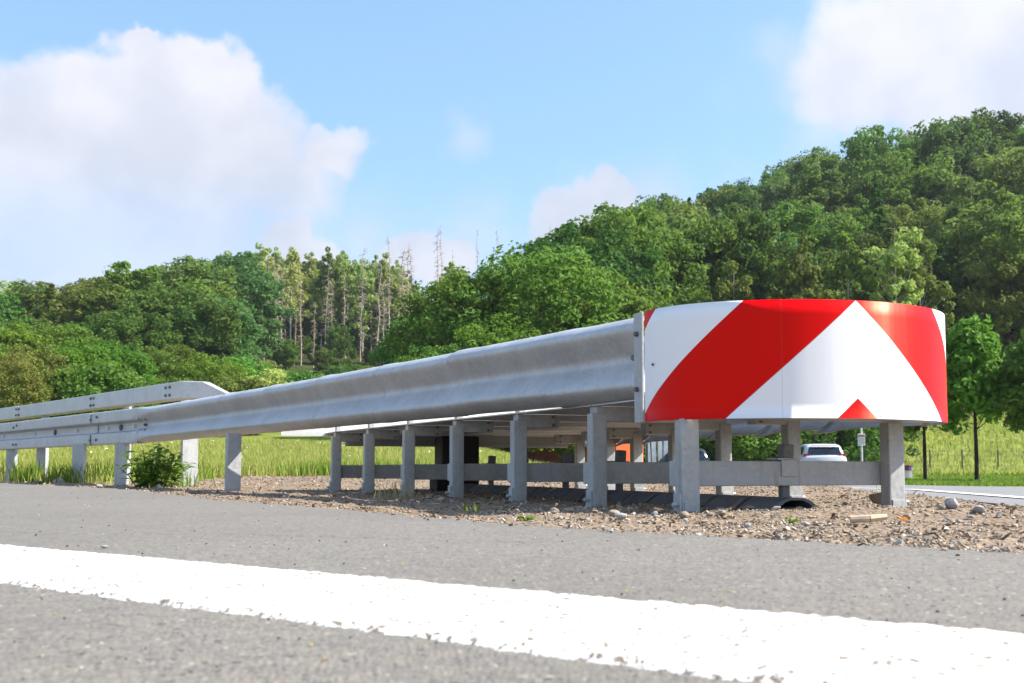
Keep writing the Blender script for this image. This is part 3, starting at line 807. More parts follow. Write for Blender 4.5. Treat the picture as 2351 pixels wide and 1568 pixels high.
for q in range(len(bj) - 1):
    ss = np.linspace(bj[q], bj[q + 1], 14)
    path = np.stack([np.interp(ss, s_b, BP[:, 0]), np.interp(ss, s_b, BP[:, 1])], -1); outs = np.stack([np.interp(ss, s_b, BO[:, 0]), np.interp(ss, s_b, BO[:, 1])], -1)
    R = np.array([box_ring(path[i], outs[i], zb_(ss[i]) , .07 - (.003 if q % 2 else 0), .078 - (.002 if q % 2 else 0)) for i in range(14)]) - np.array(B0)
    V, fs = sweep(R); pc = link('beam_section', np_mesh('beam_section', V, fs, M_GALV), bx)
    sj = bj[q + 1] if q < len(bj) - 2 else None
    sets = [sj] if sj else []
    if q == 0: sets.append(.28)
    for sj in sets:
        for ds_ in (-.045, .045):
            for dz in (.035, -.038):
                i = float(sj + ds_); c = np.array([np.interp(i, s_b, BP[:, 0]), np.interp(i, s_b, BP[:, 1])]); o = np.array([np.interp(i, s_b, BO[:, 0]), np.interp(i, s_b, BO[:, 1])])
                z = float(zb_(i)) + dz; a = c + o * .068; b = c + o * .083
                mb = MB(); mb.cyl((a[0] - B0[0], a[1] - B0[1], z), (b[0] - B0[0], b[1] - B0[1], z), .016, .012, 8); mb.build('bolt', M_BOLT, pc)
# sloped end piece
e0 = BP[0]; o0 = BO[0]
ed = np.array([1, -.10]); ed /= np.linalg.norm(ed)
R = []
for s, z, hh, sc in ((0, .838, .078, 1), (.17, .830, .078, .95), (.46, .715, .05, .8), (.62, .62, .03, .7)):
    c = e0 + ed * s; o = np.array([-.0 + ed[1], -ed[0]]) ; o = -o if np.dot(o, o0) < 0 and s > .3 else o
    o = o0 * (1 - min(1, s / .2)) + np.array([ed[1], -ed[0]]) * min(1, s / .2); o /= np.linalg.norm(o)
    R.append(box_ring(c, o, z, .07 * sc, hh))
V, fs = sweep(np.array(R) - np.array(B0)); link('end_ramp', np_mesh('end_ramp', V, fs, M_GALV), bx)
for px, Y in ((290, 10.7), (103, 12.3), (-150, 15.6), (-330, 18.6)):
    sigma_post(px, Y, .77, 'post', bx, B0, .09, .036, rad(-22))

# ------------------------------------------------------------------ trees
def leaves(C, R, n_per, size, seed, up=0.35, squash=.8):
    """leaf-sized folded diamonds spread through clumps; C (m,3) centres, R (m,) radii"""
    g = np.random.default_rng(seed)
    m = len(C); N = m * n_per
    d = g.normal(size=(N, 3)); d /= np.linalg.norm(d, axis=1)[:, None]
    rr = np.repeat(R, n_per) * g.uniform(.35, 1.05, N) ** .6
    off = d * rr[:, None]; off[:, 2] *= squash
    P = np.repeat(C, n_per, 0) + off
    nrm = d * .8 + np.array([0, 0, up]) + g.normal(size=(N, 3)) * .45
    nrm /= np.linalg.norm(nrm, axis=1)[:, None]
    t = np.cross(nrm, g.normal(size=(N, 3))); t /= np.linalg.norm(t, axis=1)[:, None]
    b = np.cross(nrm, t)
    s = size * g.uniform(.6, 1.4, N)[:, None]
    v0 = P - t * s * .55; v1 = P + b * s * .36 + nrm * s * .1; v2 = P + t * s * .6 - nrm * s * .12; v3 = P - b * s * .36 + nrm * s * .1
    V = np.stack([v0, v1, v2, v3], 1).reshape(-1, 3)
    i = np.arange(N) * 4
    Fq = np.concatenate([np.stack([i, i + 1, i + 2], -1), np.stack([i, i + 2, i + 3], -1)])
    vary = np.repeat(np.clip(.5 + g.normal(size=N) * .22 + np.repeat(g.normal(size=m) * .2, n_per), 0, 1), 4)
    return V, Fq, vary
def crown(name, seed, w, z0, z1, n_cl, n_per, size, shape='round', fill=.55, cr=None):
    g = np.random.default_rng(seed)
    h = z1 - z0
    d = g.normal(size=(n_cl, 3)); d /= np.linalg.norm(d, axis=1)[:, None]
    rad_ = g.uniform(fill, 1.0, n_cl) ** .7
    z = d[:, 2] * rad_
    if shape == 'round':
        prof_ = 1 + .18 * np.sin(3 * np.arctan2(d[:, 1], d[:, 0]) + seed)
    elif shape == 'cone':
        u = (z + 1) / 2; prof_ = (1.05 - u) * 1.35 / np.maximum(np.sqrt(np.maximum(1 - z * z, .05)), .25); prof_ = np.clip(prof_, 0, 1.6)
    else:
        u = (z + 1) / 2; prof_ = np.clip(1.15 - .5 * u, 0, 2)
    C = np.stack([d[:, 0] * rad_ * prof_ * w / 2, d[:, 1] * rad_ * prof_ * w / 2, z0 + h / 2 + z * h / 2 * .95], -1)
    C += g.normal(size=C.shape) * w * .025
    R = (cr or w * .115) * g.uniform(.65, 1.35, n_cl)
    if shape == 'cone': R = R * np.clip(1.3 - (z + 1) / 2, .35, 1.2)
    V, Fq, va = leaves(C, R, n_per, size, seed + 99)
    return np_mesh(name, V, Fq, None, False, {'vary': ('FLOAT', va)}), C
def limbs(name, C, zb, r0, H, n, seed, lean=.04, tr=.25, seg=6):
    g = np.random.default_rng(seed); mb = MB()
    p = Vector((0, 0, -.6)); pts = [p]
    k = 7
    for i in range(1, k + 1):
        pts.append(Vector((g.normal() * lean * H * .12 * i / k + pts[-1].x * .6, g.normal() * lean * H * .12 * i / k + pts[-1].y * .6, -.6 + (H + .6) * i / k)))
    for i in range(k):
        a = r0 * (1 - i / k * (1 - tr)); b = r0 * (1 - (i + 1) / k * (1 - tr))
        mb.cyl(pts[i], pts[i + 1], a * (1.25 if i == 0 else 1), b, seg, caps=False)
    idx = g.permutation(len(C))[:n]
    for j in idx:
        c = Vector(C[j]); zz = max(zb, c.z - g.uniform(.15, .4) * H * .5); f = min(1, (zz + .6) / (H + .6))
        q = min(k - 1, int(f * k)); a = pts[q].lerp(pts[q + 1], f * k - q)
        mid = a.lerp(c, .55) + Vector((g.normal() * .2, g.normal() * .2, -.15)) * (H / 15)
        r = r0 * .33 * (1.15 - f)
        mb.cyl(a, mid, r, r * .65, 5, caps=False); mb.cyl(mid, c, r * .65, r * .2, 5, caps=False)
    return mb.mesh(name, M_BARK, True)
def conifer(name, seed, H, w, dead, nb=70):
    g = np.random.default_rng(seed)
    mb = MB(); r0 = H * (.0098 if dead else .0085)
    pts = [Vector((g.normal() * .03 * i, g.normal() * .03 * i, -.6 + (H + .6) * i / 8)) for i in range(9)]
    for i in range(8): mb.cyl(pts[i], pts[i + 1], r0 * (1 - i / 8 * .9), r0 * (1 - (i + 1) / 8 * .9), 6, caps=False)
    tips = []
    for i in range(nb):
        f = g.uniform(.12 if dead else .1, .985); z = f * H
        q = min(7, int((z + .6) / (H + .6) * 8)); a = pts[q].lerp(pts[q + 1], (z + .6) / (H + .6) * 8 - q)
        L = w / 2 * (1.03 - f) ** .8 * g.uniform(.5, 1.1)
        if dead: L = w / 2 * g.uniform(.25, 1.1) * (1.05 - f * .75) * (1 if f > .45 else g.choice([.25, .5, 1]))
        an = g.uniform(0, 6.283); dr = Vector((math.cos(an), math.sin(an), g.uniform(-.45, .0)))
        e = a + dr * L
        mb.cyl(a, e, .055 if dead else .03, .014, 4, caps=False); tips.append((a, e, L))
        if dead and L > .8:
            for s in range(2):
                mpt = a.lerp(e, g.uniform(.3, .8)); e2 = mpt + Vector((g.normal() * .3, g.normal() * .3, g.uniform(-.6, -.1))) * L * .6
                mb.cyl(mpt, e2, .028, .012, 3, caps=False)
    tm = mb.mesh(name + '_trunk', M_DEADWOOD if dead else M_DARKBARK, True)
    if dead: return tm, None
    C = []; R = []
    for a, e, L in tips:
        for f in (.3, .62, .95): C.append(a.lerp(e, f) + Vector((0, 0, -.12 * L * f))); R.append(max(.16, .30 * L * (1.1 - f * .5)))
    V, Fq, va = leaves(np.array([tuple(c) for c in C]), np.array(R), 22, .33, seed + 5, .2, .4)
    return tm, np_mesh(name + '_crown', V, Fq, None, False, {'vary': ('FLOAT', va)})

KIND = {}
def reg(key, H, trunk, cr): KIND[key] = (H, trunk, cr)
# broadleaf forest trees, about 15 m
for i in range(5):
    cm, C = crown('crown', 20 + i, 9.0 + i % 3, 2.0, 15.0, 175, 84, .36, 'round', .42, .92)
    reg('broad%d' % i, 15.0, limbs('trunk', C, 2.5, .24, 11.5, 16, 40 + i), cm)
# taller, looser crowns whose limbs show
for i in range(3):
    cm, C = crown('crown', 60 + i, 6.2, 3.0, 16.0, 62, 52, .38, 'egg', .3, .62)
    tm = limbs('trunk', C, 3.0, .16, 14.5, 40, 70 + i, .05, .15)
    tm.materials[0] = M_BIRCH
    reg('loose%d' % i, 16.0, tm, cm)
# nearer big trees with finer leaves
for i in range(3):
    cm, C = crown('crown', 80 + i, 9.5, .8, 12.0, 330, 62, .25, 'round', .72, .72)
    reg('near%d' % i, 12.0, limbs('trunk', C, 1.5, .2, 9, 26, 90 + i), cm)
for i in range(3):
    cm, C = crown('crown', 110 + i, 4.4, .2, 3.6, 85, 60, .19, 'round', .35, .55)
    reg('bush%d' % i, 3.6, limbs('trunk', C, .3, .06, 2.6, 18, 120 + i), cm)
for i in range(2):
    tm, cm = conifer('spruce', 130 + i, 17, 5.6, False, 105); reg('spruce%d' % i, 17.0, tm, cm)
for i in range(4):
    tm, cm = conifer('dead_spruce', 140 + i, 22, 4.0 + .7 * i, True, 150); reg('dead%d' % i, 22.0, tm, cm)
# young street trees by the lane
for i in range(2):
    cm, C = crown('crown', 160 + i, 2.5, 1.72, 5.75, 90, 52, .20, 'egg', .3, .42)
    reg('young%d' % i, 5.75, limbs('trunk', C, 1.75, .088, 4.6, 22, 170 + i, .02), cm)
    KIND['young%d' % i][1].materials[0] = M_DARKBARK

def plant(key, name, X, Y, H, leaf, label, cat, group, wide=1.0, bark=None, dz=0.0, rotz=None):
    H0, tm, cm = KIND[key]
    s = H / H0
    r = empty(name, (X, Y, float(land(X, Y)) - .05 + dz), label, cat, group, random.uniform(0, 6.28) if rotz is None else rotz)
    r.scale = (s * wide, s * wide, s)
    t = link('trunk', tm, r)
    if bark:
        t.material_slots[0].link = 'OBJECT'; t.material_slots[0].material = bark
    if cm is not None:
        c = link('crown', cm, r)
        if not cm.materials: cm.materials.append(leaf)
        c.material_slots[0].link = 'OBJECT'; c.material_slots[0].material = leaf
    return r
rt = random.Random(4)
def P(px, Y): return at(px, Y), Y

# young trees by the far lane
for px, Y, H, key, lab in ((2239, 35, 5.55, 'young0', 'young lime tree with thin dark trunk right of the chevron nose'),
                           (2121, 36, 5.35, 'young1', 'young tree half hidden behind the chevron nose, left of its twin'),
                           (2378, 34, 5.3, 'young1', 'young tree cut by the right edge of the picture')):
    plant(key, 'young_tree', *P(px, Y), H, L_BRIGHT if key == 'young0' else L_MID, lab, 'tree', 'young trees along the far lane', 1.0)

# large bright trees before the wood, behind the rail
near_list = [(1085, 58, 10.2, 'near0', L_MID, 1.05), (1240, 56, 11.6, 'near1', L_MID, 1.1), (1370, 62, 11.8, 'near2', L_MID, 1.1), (1010, 66, 8.6, 'near2', L_MID, 1.1),
             (1480, 64, 9.0, 'near0', L_DARK, 1.1), (1165, 52, 7.2, 'near2', L_BRIGHT, 1.2), (1320, 50, 6.4, 'near0', L_BRIGHT, 1.25), (1440, 54, 6.0, 'near1', L_BRIGHT, 1.2), (1010, 50, 5.0, 'near1', L_MID, 1.2), (930, 62, 5.0, 'near0', L_MID, 1.1)]
near_lab = ['mid green leafy tree left of the tallest bright tree above the rail', 'tallest bright green broad tree above the middle of the rail', 'leafy tree between the bright middle tree and the dark wood',
            'round green tree at the left end of the leafy group above the rail', 'dark leafy tree above the left end of the chevron nose', 'low bright tree in front of the leafy group above the rail',
            'bright bushy tree low behind the high end of the rail', 'light green bushy tree just left of the chevron nose', 'small leafy tree right of the bare spruces behind the rail', 'smallest leafy tree by the foot of the bare spruces']
for (px, Y, H, key, lf, wd), lab in zip(near_list, near_lab):
    plant(key, 'broadleaf_tree', *P(px, Y), H, lf, lab, 'tree', 'leafy trees behind the rail', wd)
for px, Y, tp, lf, lab in ((1330, 80, 520, L_DARK, 'dark green tree behind the leafy group where the slope begins to rise'), (1410, 86, 478, L_MID, 'mid green tree on the rising slope left of the right hill'), (1270, 76, 560, L_DARK, 'dark tree directly behind the tallest leafy tree above the rail')):
    plant('near%d' % (px % 3), 'broadleaf_tree', *P(px, Y), float(zat(tp - 8, Y) - land(at(px, Y), Y)), lf, lab, 'tree', 'leafy trees behind the rail', 1.0)
# bushes and small trees at the left, behind the box beam
bl = [(-60, 58, 6.2, L_BRIGHT), (60, 50, 5.0, L_BROWN), (40, 64, 7.4, L_BRIGHT), (170, 54, 5.6, L_BRIGHT), (140, 66, 7.6, L_MID), (255, 60, 6.0, L_BRIGHT), (330, 70, 6.2, L_MID),
      (10, 46, 4.2, L_BROWN), (400, 76, 6.6, L_MID), (480, 72, 5.6, L_BRIGHT), (-170, 56, 6.5, L_MID), (545, 84, 5.4, L_BRIGHT), (620, 80, 4.6, L_YEL), (-240, 62, 7, L_BRIGHT), (690, 82, 4.4, L_MID), (780, 80, 4.2, L_MID), (860, 76, 4.4, L_BRIGHT), (230, 50, 4.0, L_MID), (560, 70, 4.0, L_OLIVE)]
for i, (px, Y, H, lf) in enumerate(bl):
    key = 'near%d' % (i % 3) if H > 5.5 or lf is L_BROWN else 'bush%d' % (i % 3)
    lab = {L_BRIGHT: 'bright green bushy tree in the thicket behind the box beam', L_MID: 'mid green bushy tree in the thicket behind the rails', L_BROWN: 'bush with brownish blossom at the left behind the box beam',
           L_YEL: 'yellow green bush at the foot of the bare spruces', L_OLIVE: 'olive green bush behind the rail below the bare spruces'}[lf] + {0: ', at the far left', 1: ', left of the beam end', 2: ', right of the beam end'}[0 if px < 120 else 1 if px < 430 else 2]
    plant(key, 'bushy_tree', *P(px, Y), H, lf, lab, 'tree', 'bushy trees behind the box beam', 1.1)
# middle-distance broadleaf trees at the left
ml = [(330, 118, 618, L_MID), (450, 132, 612, L_OLIVE), (520, 140, 596, L_BLUE), (250, 112, 668, L_MID), (105, 122, 665, L_DARK), (190, 135, 650, L_OLIVE), (60, 140, 668, L_DARK), (390, 105, 660, L_OLIVE),
      (300, 98, 720, L_DARK), (480, 108, 690, L_BLUE), (505, 128, 690, L_BLUE), (-40, 130, 675, L_MID), (-140, 125, 670, L_OLIVE), (425, 150, 602, L_DARK), (505, 152, 604, L_BLUE), (210, 104, 735, L_MID), (100, 100, 750, L_OLIVE), (-230, 130, 665, L_DARK), (20, 105, 755, L_MID)]
ml = [(a, b, float(zat(c - 12, b) - land(at(a, b), b)) * 1.03, d) for a, b, c, d in ml]
for i, (px, Y, H, lf) in enumerate(ml):
    lab = {L_DARK: 'dark green broadleaf tree on the slope at the left', L_MID: 'mid green broadleaf tree on the slope at the left', L_OLIVE: 'olive green broadleaf tree on the slope at the left', L_BLUE: 'bluish green broadleaf tree left of the bare spruces'}[lf]
    if i != 4: lab += ', ' + ('past the left edge' if px < 0 else 'by the left edge' if px < 160 else 'under the low ridge' if px < 300 else 'above the beam end' if px < 460 else 'right of the beam end') + ('' if H <= 13 or lf is L_BLUE else ' (taller)')
    plant('spruce0' if i == 4 else 'broad%d' % (i % 5), 'broadleaf_tree' if i != 4 else 'spruce_tree', *P(px, Y), H, lf, lab if i != 4 else 'dark spruce at the far left of the wood', 'tree', 'broadleaf trees on the left slope', 1.3 if i < 8 else 1.1)
# dead spruces
dl = [(612, 168, 590), (622, 172, 575), (632, 166, 584), (641, 170, 606), (688, 165, 580), (742, 172, 598), (760, 178, 640), (824, 176, 560), (862, 168, 588), (893, 172, 535), (920, 170, 565), (936, 176, 552), (652, 182, 625), (672, 164, 700),
      (602, 160, 690), (716, 160, 690), (878, 166, 640), (905, 160, 620), (950, 182, 566), (1007, 185, 512), (1015, 200, 506), (1096, 195, 520), (1141, 196, 520), (1275, 200, 505), (1040, 190, 566), (595, 172, 680), (628, 158, 640), (850, 186, 600), (790, 178, 618)]
dl = [(a, b, float(zat(c, b) - land(at(a, b), b))) for a, b, c in dl]
for i in range(30):
    px = 575 + i * 14 + rt.uniform(-9, 9); Y = rt.uniform(196, 216)
    plant('broad%d' % (i % 5), 'broadleaf_tree', *P(px, Y), rt.uniform(9, 14), (L_MID, L_OLIVE, L_MID)[i % 3], '%s crown filling the gap behind the yellow green stand' % ('mid green', 'olive', 'mid green')[i % 3], 'tree', 'trees behind the yellow green stand', 1.15)
for i, (px, Y, H) in enumerate(dl):
    sp_ = 'in the left cluster' if px < 645 else 'just right of the left cluster' if px < 700 else 'in the middle of the stand' if px < 835 else 'in the right cluster' if px < 925 else 'at the right end of the stand'
    lab = ('tall ' if H > 18.5 else 'short ' if H < 15 else '') + 'bare dead spruce with pale trunk ' + sp_ if px < 990 else 'bare spruce top standing above the leafy trees against the sky'
    plant('dead%d' % (i % 4), 'dead_spruce', *P(px, Y), H, None, lab, 'tree', 'dead spruces on the ridge', rt.uniform(.7, 1.05) * (1 if px < 1000 else .6)).rotation_euler = (rt.gauss(0, .022), rt.gauss(0, .022), rt.uniform(0, 6.28))
# light yellow-green larches and birches behind them
for i in range(34):
    px = 560 + i * 12.5 + rt.uniform(-8, 8) if i < 32 else 1000 + i
    Y = rt.uniform(178, 214)
    sk = np.interp(px, SKY_P, SKY_Y) + rt.uniform(-16, 26)
    H = max(9, float(zat(sk, Y) - land(at(px, Y), Y)) * 1.05)
    plant('loose%d' % (i % 3), 'larch_tree', *P(px, Y), min(H, 26), L_YEL if i % 5 else L_OLIVE, ('taller slender yellow green tree' if H > 18 else 'slender yellow green tree') + ' in the %s of the stand behind the bare spruces' % ('left end', 'middle left', 'middle right', 'right end')[min(3, int((px - 550) / 110))], 'tree', 'yellow green trees behind the dead spruces', rt.uniform(.7, 1.0))
# dark low growth among the trunks
for i in range(22):
    px = 575 + i * 20 + rt.uniform(-8, 8); Y = rt.uniform(150, 176)
    plant('broad%d' % (i % 5), 'broadleaf_tree', *P(px, Y), rt.uniform(2.2, 4.2) + (3.0 if i % 6 == 4 else 0), (L_DARK, L_MID, L_OLIVE)[i % 3], 'low %s tree between the trunks of the bare spruces' % ('dark green', 'mid green', 'olive')[i % 3], 'tree', 'low trees between the dead spruces', rt.uniform(.9, 1.2))
for i in range(20):
    px = 572 + i * 20 + rt.uniform(-8, 8); Y = rt.uniform(186, 206)
    plant('near%d' % (i % 3), 'bushy_tree', *P(px, Y), rt.uniform(5.5, 8.5), (L_DARK, L_MID)[i % 2], '%s bushy undergrowth far back between the bare spruce trunks' % ('dark green', 'mid green')[i % 2], 'tree', 'undergrowth behind the dead spruces', 1.3)
for i in range(30):
    px = 548 + i * 13 + rt.uniform(-8, 8); Y = rt.uniform(92, 158)
    plant('bush%d' % (i % 3), 'shrub', *P(px, Y), rt.uniform(1.6, 3.2), (L_OLIVE, L_YEL, L_MID)[i % 3], 'low %s shrub on the slope below the bare spruces' % ('olive', 'yellow green', 'mid green')[i % 3], 'shrub', 'undergrowth below the dead spruces', 1.4)
# left ridge line
for i in range(22):
    px = -330 + i * 42 + rt.uniform(-12, 12); Y = rt.uniform(190, 216)
    sk = np.interp(px, SKY_P, SKY_Y) + rt.uniform(-22, 8)
    H = float(zat(sk, Y) - land(at(px, Y), Y))
    plant(('broad%d' % (i % 5)) if px < 330 else 'loose%d' % (i % 3), 'broadleaf_tree', *P(px, Y), min(24, max(9, H)), (L_OLIVE, L_MID, L_YEL)[i % 3], '%s tree along the left ridge against the pale cloud' % ('olive', 'mid green', 'yellow green')[i % 3], 'tree', 'trees along the left ridge', 1.0)
# the wood on the right-hand hill
taken = []
def free(X, Y, d):
    for a, b in taken:
        if (a - X) ** 2 + (b - Y) ** 2 < d * d: return False
    taken.append((X, Y)); return True
cnt = 0
for px, Y, tp, lf, lab in ((1845, 82, 520, L_OLIVE, 'pale limbed birch in front of a dark gap above the nose'), (1690, 84, 560, L_OLIVE, 'slender birch with white stem left of the dark gap above the nose'), (1955, 83, 500, L_MID, 'slender birch right of the dark gap above the nose'),
                          (2065, 82, 470, L_YEL, 'yellowish thin birch above the chevron point'), (2120, 83, 520, L_OLIVE, 'thin birch with bare pale stem right of the chevron point'), (1600, 86, 600, L_MID, 'slender birch above the left red band of the nose')):
    taken.append((at(px, Y), Y))
    plant('loose%d' % (px % 3), 'birch_tree', *P(px, Y), float(zat(tp, Y) - land(at(px, Y), Y)), lf, lab, 'tree', None, .85, M_BIRCH)
def where(px, py):
    a = ('behind the high end of the rail' if px < 1500 else 'above the left of the nose' if px < 1720 else 'above the middle of the nose' if px < 1960 else 'above the right of the nose' if px < 2175 else 'at the right edge' if px < 2300 else 'past the right edge')
    b = 'crest' if py < 90 else 'upper slope' if py < 220 else 'middle slope' if py < 370 else 'foot'
    return a, b
for tries in range(6000):
    px = rt.uniform(1350, 2640); Y = 84 + 92 * rt.random() ** .9
    if px < 1520 and Y < 84 + (1520 - px) * .12: continue
    X = at(px, Y)
    if not free(X, Y, 5.4 + (Y - 84) * .022): continue
    sk = np.interp(px, SKY_P, SKY_Y) + rt.uniform(-18, 24) - 26 * min(1, max(0, (px - 1900) / 350))
    Hm = float(zat(sk, Y) - land(X, Y))
    H = min(rt.uniform(11, 19), Hm)
    if Y > 150: H = min(22, Hm)
    if H < 6: continue
    u = rt.random(); cnt += 1
    if u < .60: key, nm = 'broad%d' % rt.randrange(5), 'broadleaf_tree'
    elif u < .86: key, nm = 'loose%d' % rt.randrange(3), 'birch_tree'
    elif u < .93: key, nm = 'spruce%d' % rt.randrange(2), 'spruce_tree'
    else: key, nm = 'bush%d' % rt.randrange(3), 'bushy_tree'; H = min(H, rt.uniform(4, 7))
    lf = rt.choice([L_DARK, L_DARK, L_MID, L_OLIVE, L_OLIVE, L_MID, L_BLUE]) if nm != 'spruce_tree' else L_DARK
    col = {L_DARK: 'dark green', L_MID: 'mid green', L_OLIVE: 'olive green', L_BLUE: 'bluish green'}[lf]
    wa, wb = where(px, HZ - (land(X, Y) + H - CAMZ) * F / Y - np.interp(px, SKY_P, SKY_Y) + 60)
    lab = {'broadleaf_tree': '%s broadleaf tree', 'birch_tree': 'slender %s tree', 'spruce_tree': '%s spruce', 'bushy_tree': 'low bushy %s tree'}[nm] % col + ' on the hill %s, %s' % (wb, wa)
    plant(key, nm, X, Y, H, lf, lab, 'tree', 'trees in the wood on the right hill', rt.uniform(.8, 1.15), M_BIRCH if (nm == 'birch_tree' and u < .72) else M_DARKBARK)
    if cnt >= 235: break
print('right wood', cnt)
# shrubs at the wood's edge and behind the cars
for i, (px, Y, H, lf) in enumerate([(1640, 62, 4.2, L_MID), (1730, 58, 3.8, L_MID), (1850, 60, 3.6, L_DARK), (1930, 62, 4.0, L_MID), (2010, 66, 4.0, L_DARK), (1560, 60, 4.4, L_BRIGHT), (1790, 68, 5.2, L_DARK),
                                  (1690, 70, 5.5, L_DARK), (1970, 74, 5.5, L_MID), (2080, 80, 5.0, L_DARK), (2160, 84, 5.0, L_MID), (2260, 86, 5.4, L_DARK), (2340, 86, 5, L_DARK), (2440, 88, 5.4, L_MID)]):
    plant('bush%d' % (i % 3), 'shrub', *P(px, Y), H, lf, '%s shrub at the foot of the wood right of centre' % {L_MID: 'mid green', L_DARK: 'dark', L_BRIGHT: 'bright green'}[lf], 'shrub', 'shrubs at the foot of the wood', 1.15)

# ------------------------------------------------------------------ meadow, verge grass and flowers
def blades(name, X, Y, Z, h, w, seed, mat, lean=.35, tufts=1):
    g = np.random.default_rng(seed); N = len(X)
    an = g.uniform(0, 6.283, N); dx = np.cos(an); dy = np.sin(an); L = g.uniform(.1, 1, N) * lean * h
    la = g.uniform(0, 6.283, N); lx = np.cos(la) * L; ly = np.sin(la) * L
    B = np.stack([X, Y, Z - .02], -1); hw = np.stack([dx * w / 2, dy * w / 2, 0 * w], -1)
    mid = B + np.stack([lx * .35, ly * .35, h * .6], -1); tip = B + np.stack([lx, ly, h * (1 - .25 * (L / h) ** 2)], -1)
    V = np.stack([B - hw, B + hw, mid + hw * .8, mid - hw * .8, tip], 1).reshape(-1, 3)
    i = np.arange(N) * 5
    va = np.repeat(np.clip(g.normal(size=N) * .25 + .5, 0, 1), 5)
    me = np_mesh(name, V, [np.stack([i, i + 1, i + 2, i + 3], -1), np.stack([i + 3, i + 2, i + 4], -1)], mat, False, {'vary': ('FLOAT', va)})
    return me
def meadow():
    g = np.random.default_rng(3); N = 190000
    p = g.uniform(-330, 1420, N); Y = 10.5 + 34 * g.random(N) ** 1.25
    X = at(p, Y)
    # meadow border: follows the rail at the left, then further back behind the cushion
    ymin = np.interp(p, [-400, 0, 250, 420, 560, 700, 1000, 1420], [15.5, 12.4, 11.0, 13.0, 16.5, 18.0, 19.5, 21])
    k = (Y > ymin + g.normal(size=N) * .5)
    k &= ~((p > 1180) & (Y > 30))
    X, Y, p = X[k], Y[k], p[k]
    cl = bumps(X, Y, 2.6, 8)
    h = np.interp(p, [-300, 500, 1000, 1300, 1420], [.33, .33, .31, .28, .18]) * (.8 + .14 * cl) * g.uniform(.5, 1.2, len(X))
    h = np.clip(h, .08, .9); w = .004 + .00062 * Y
    me = blades('meadow_grass', X, Y, land(X, Y) + .03, h, w, 4, L_GRASS, .6)
    o = link('meadow_grass', me); tag(o, 'tall yellow green meadow grass beyond the guard rail', 'grass', None, 'stuff')
    # seed heads and white umbels
    n = 130; i = g.integers(0, len(X), n); fx, fy = X[i], Y[i]; fz = land(fx, fy) + h[i] * g.uniform(.8, 1.15, n)
    C = np.stack([fx, fy, fz], -1); V, Fq, va = leaves(C, np.full(n, .045), 7, .045, 8, 1.5, .3)
    m = plain('white_flower', (.72, .72, .62), .8)
    o = link('meadow_flowers', np_mesh('meadow_flowers', V, Fq, m)); tag(o, 'white flower heads scattered through the meadow grass', 'flowers', None, 'stuff')
    # edge tufts, greener
    n = 6500; p = g.uniform(-200, 1380, n); ym = np.interp(p, [-400, 0, 250, 420, 560, 700, 1000, 1420], [15.0, 11.9, 10.4, 12.0, 16.0, 17.4, 18.8, 20.6])
    Y = ym + np.abs(g.normal(size=n)) * .5; X = at(p, Y)
    k = bumps(X, Y, 1.1, 8, 10) > .1; X, Y = X[k], Y[k]
    o = link('edge_grass', blades('edge_grass', X, Y, land(X, Y) + .03, g.uniform(.1, .32, len(X)), np.full(len(X), .016), 6, L_VERGE)); tag(o, 'short green grass along the border of the meadow', 'grass', None, 'stuff')
    # bank and verge at the right
    n = 46000; p = g.uniform(1330, 2640, n); Y = 23.5 + 66 * g.random(n) ** 1.3; X = at(p, Y)
    lane = (X > lane_x(Y) - .4 + np.interp(Y, [0, 24, 60], [0, 0, 3.2])) & (X < lane_x(Y) + 3.3 + np.interp(Y, [0, 24, 60], [0, 0, 3.2]))
    X, Y = X[~lane], Y[~lane]
    tall = sstep(Y, 50, 58)
    h = (.07 + .30 * tall) * g.uniform(.5, 1.3, len(X)); w = .012 + .0011 * Y
    va_m = L_GRASS
    near = Y < 54
    o = link('verge_grass', blades('verge_grass', X[near], Y[near], land(X[near], Y[near]) + .02, h[near], w[near], 9, L_VERGE)); tag(o, 'mown green verge grass beside the far lane', 'grass', None, 'stuff')
    o = link('bank_grass', blades('bank_grass', X[~near], Y[~near], land(X[~near], Y[~near]) + .02, h[~near], w[~near], 10, L_GRASS)); tag(o, 'rough yellow green grass on the bank behind the wire fence', 'grass', None, 'stuff')
meadow()

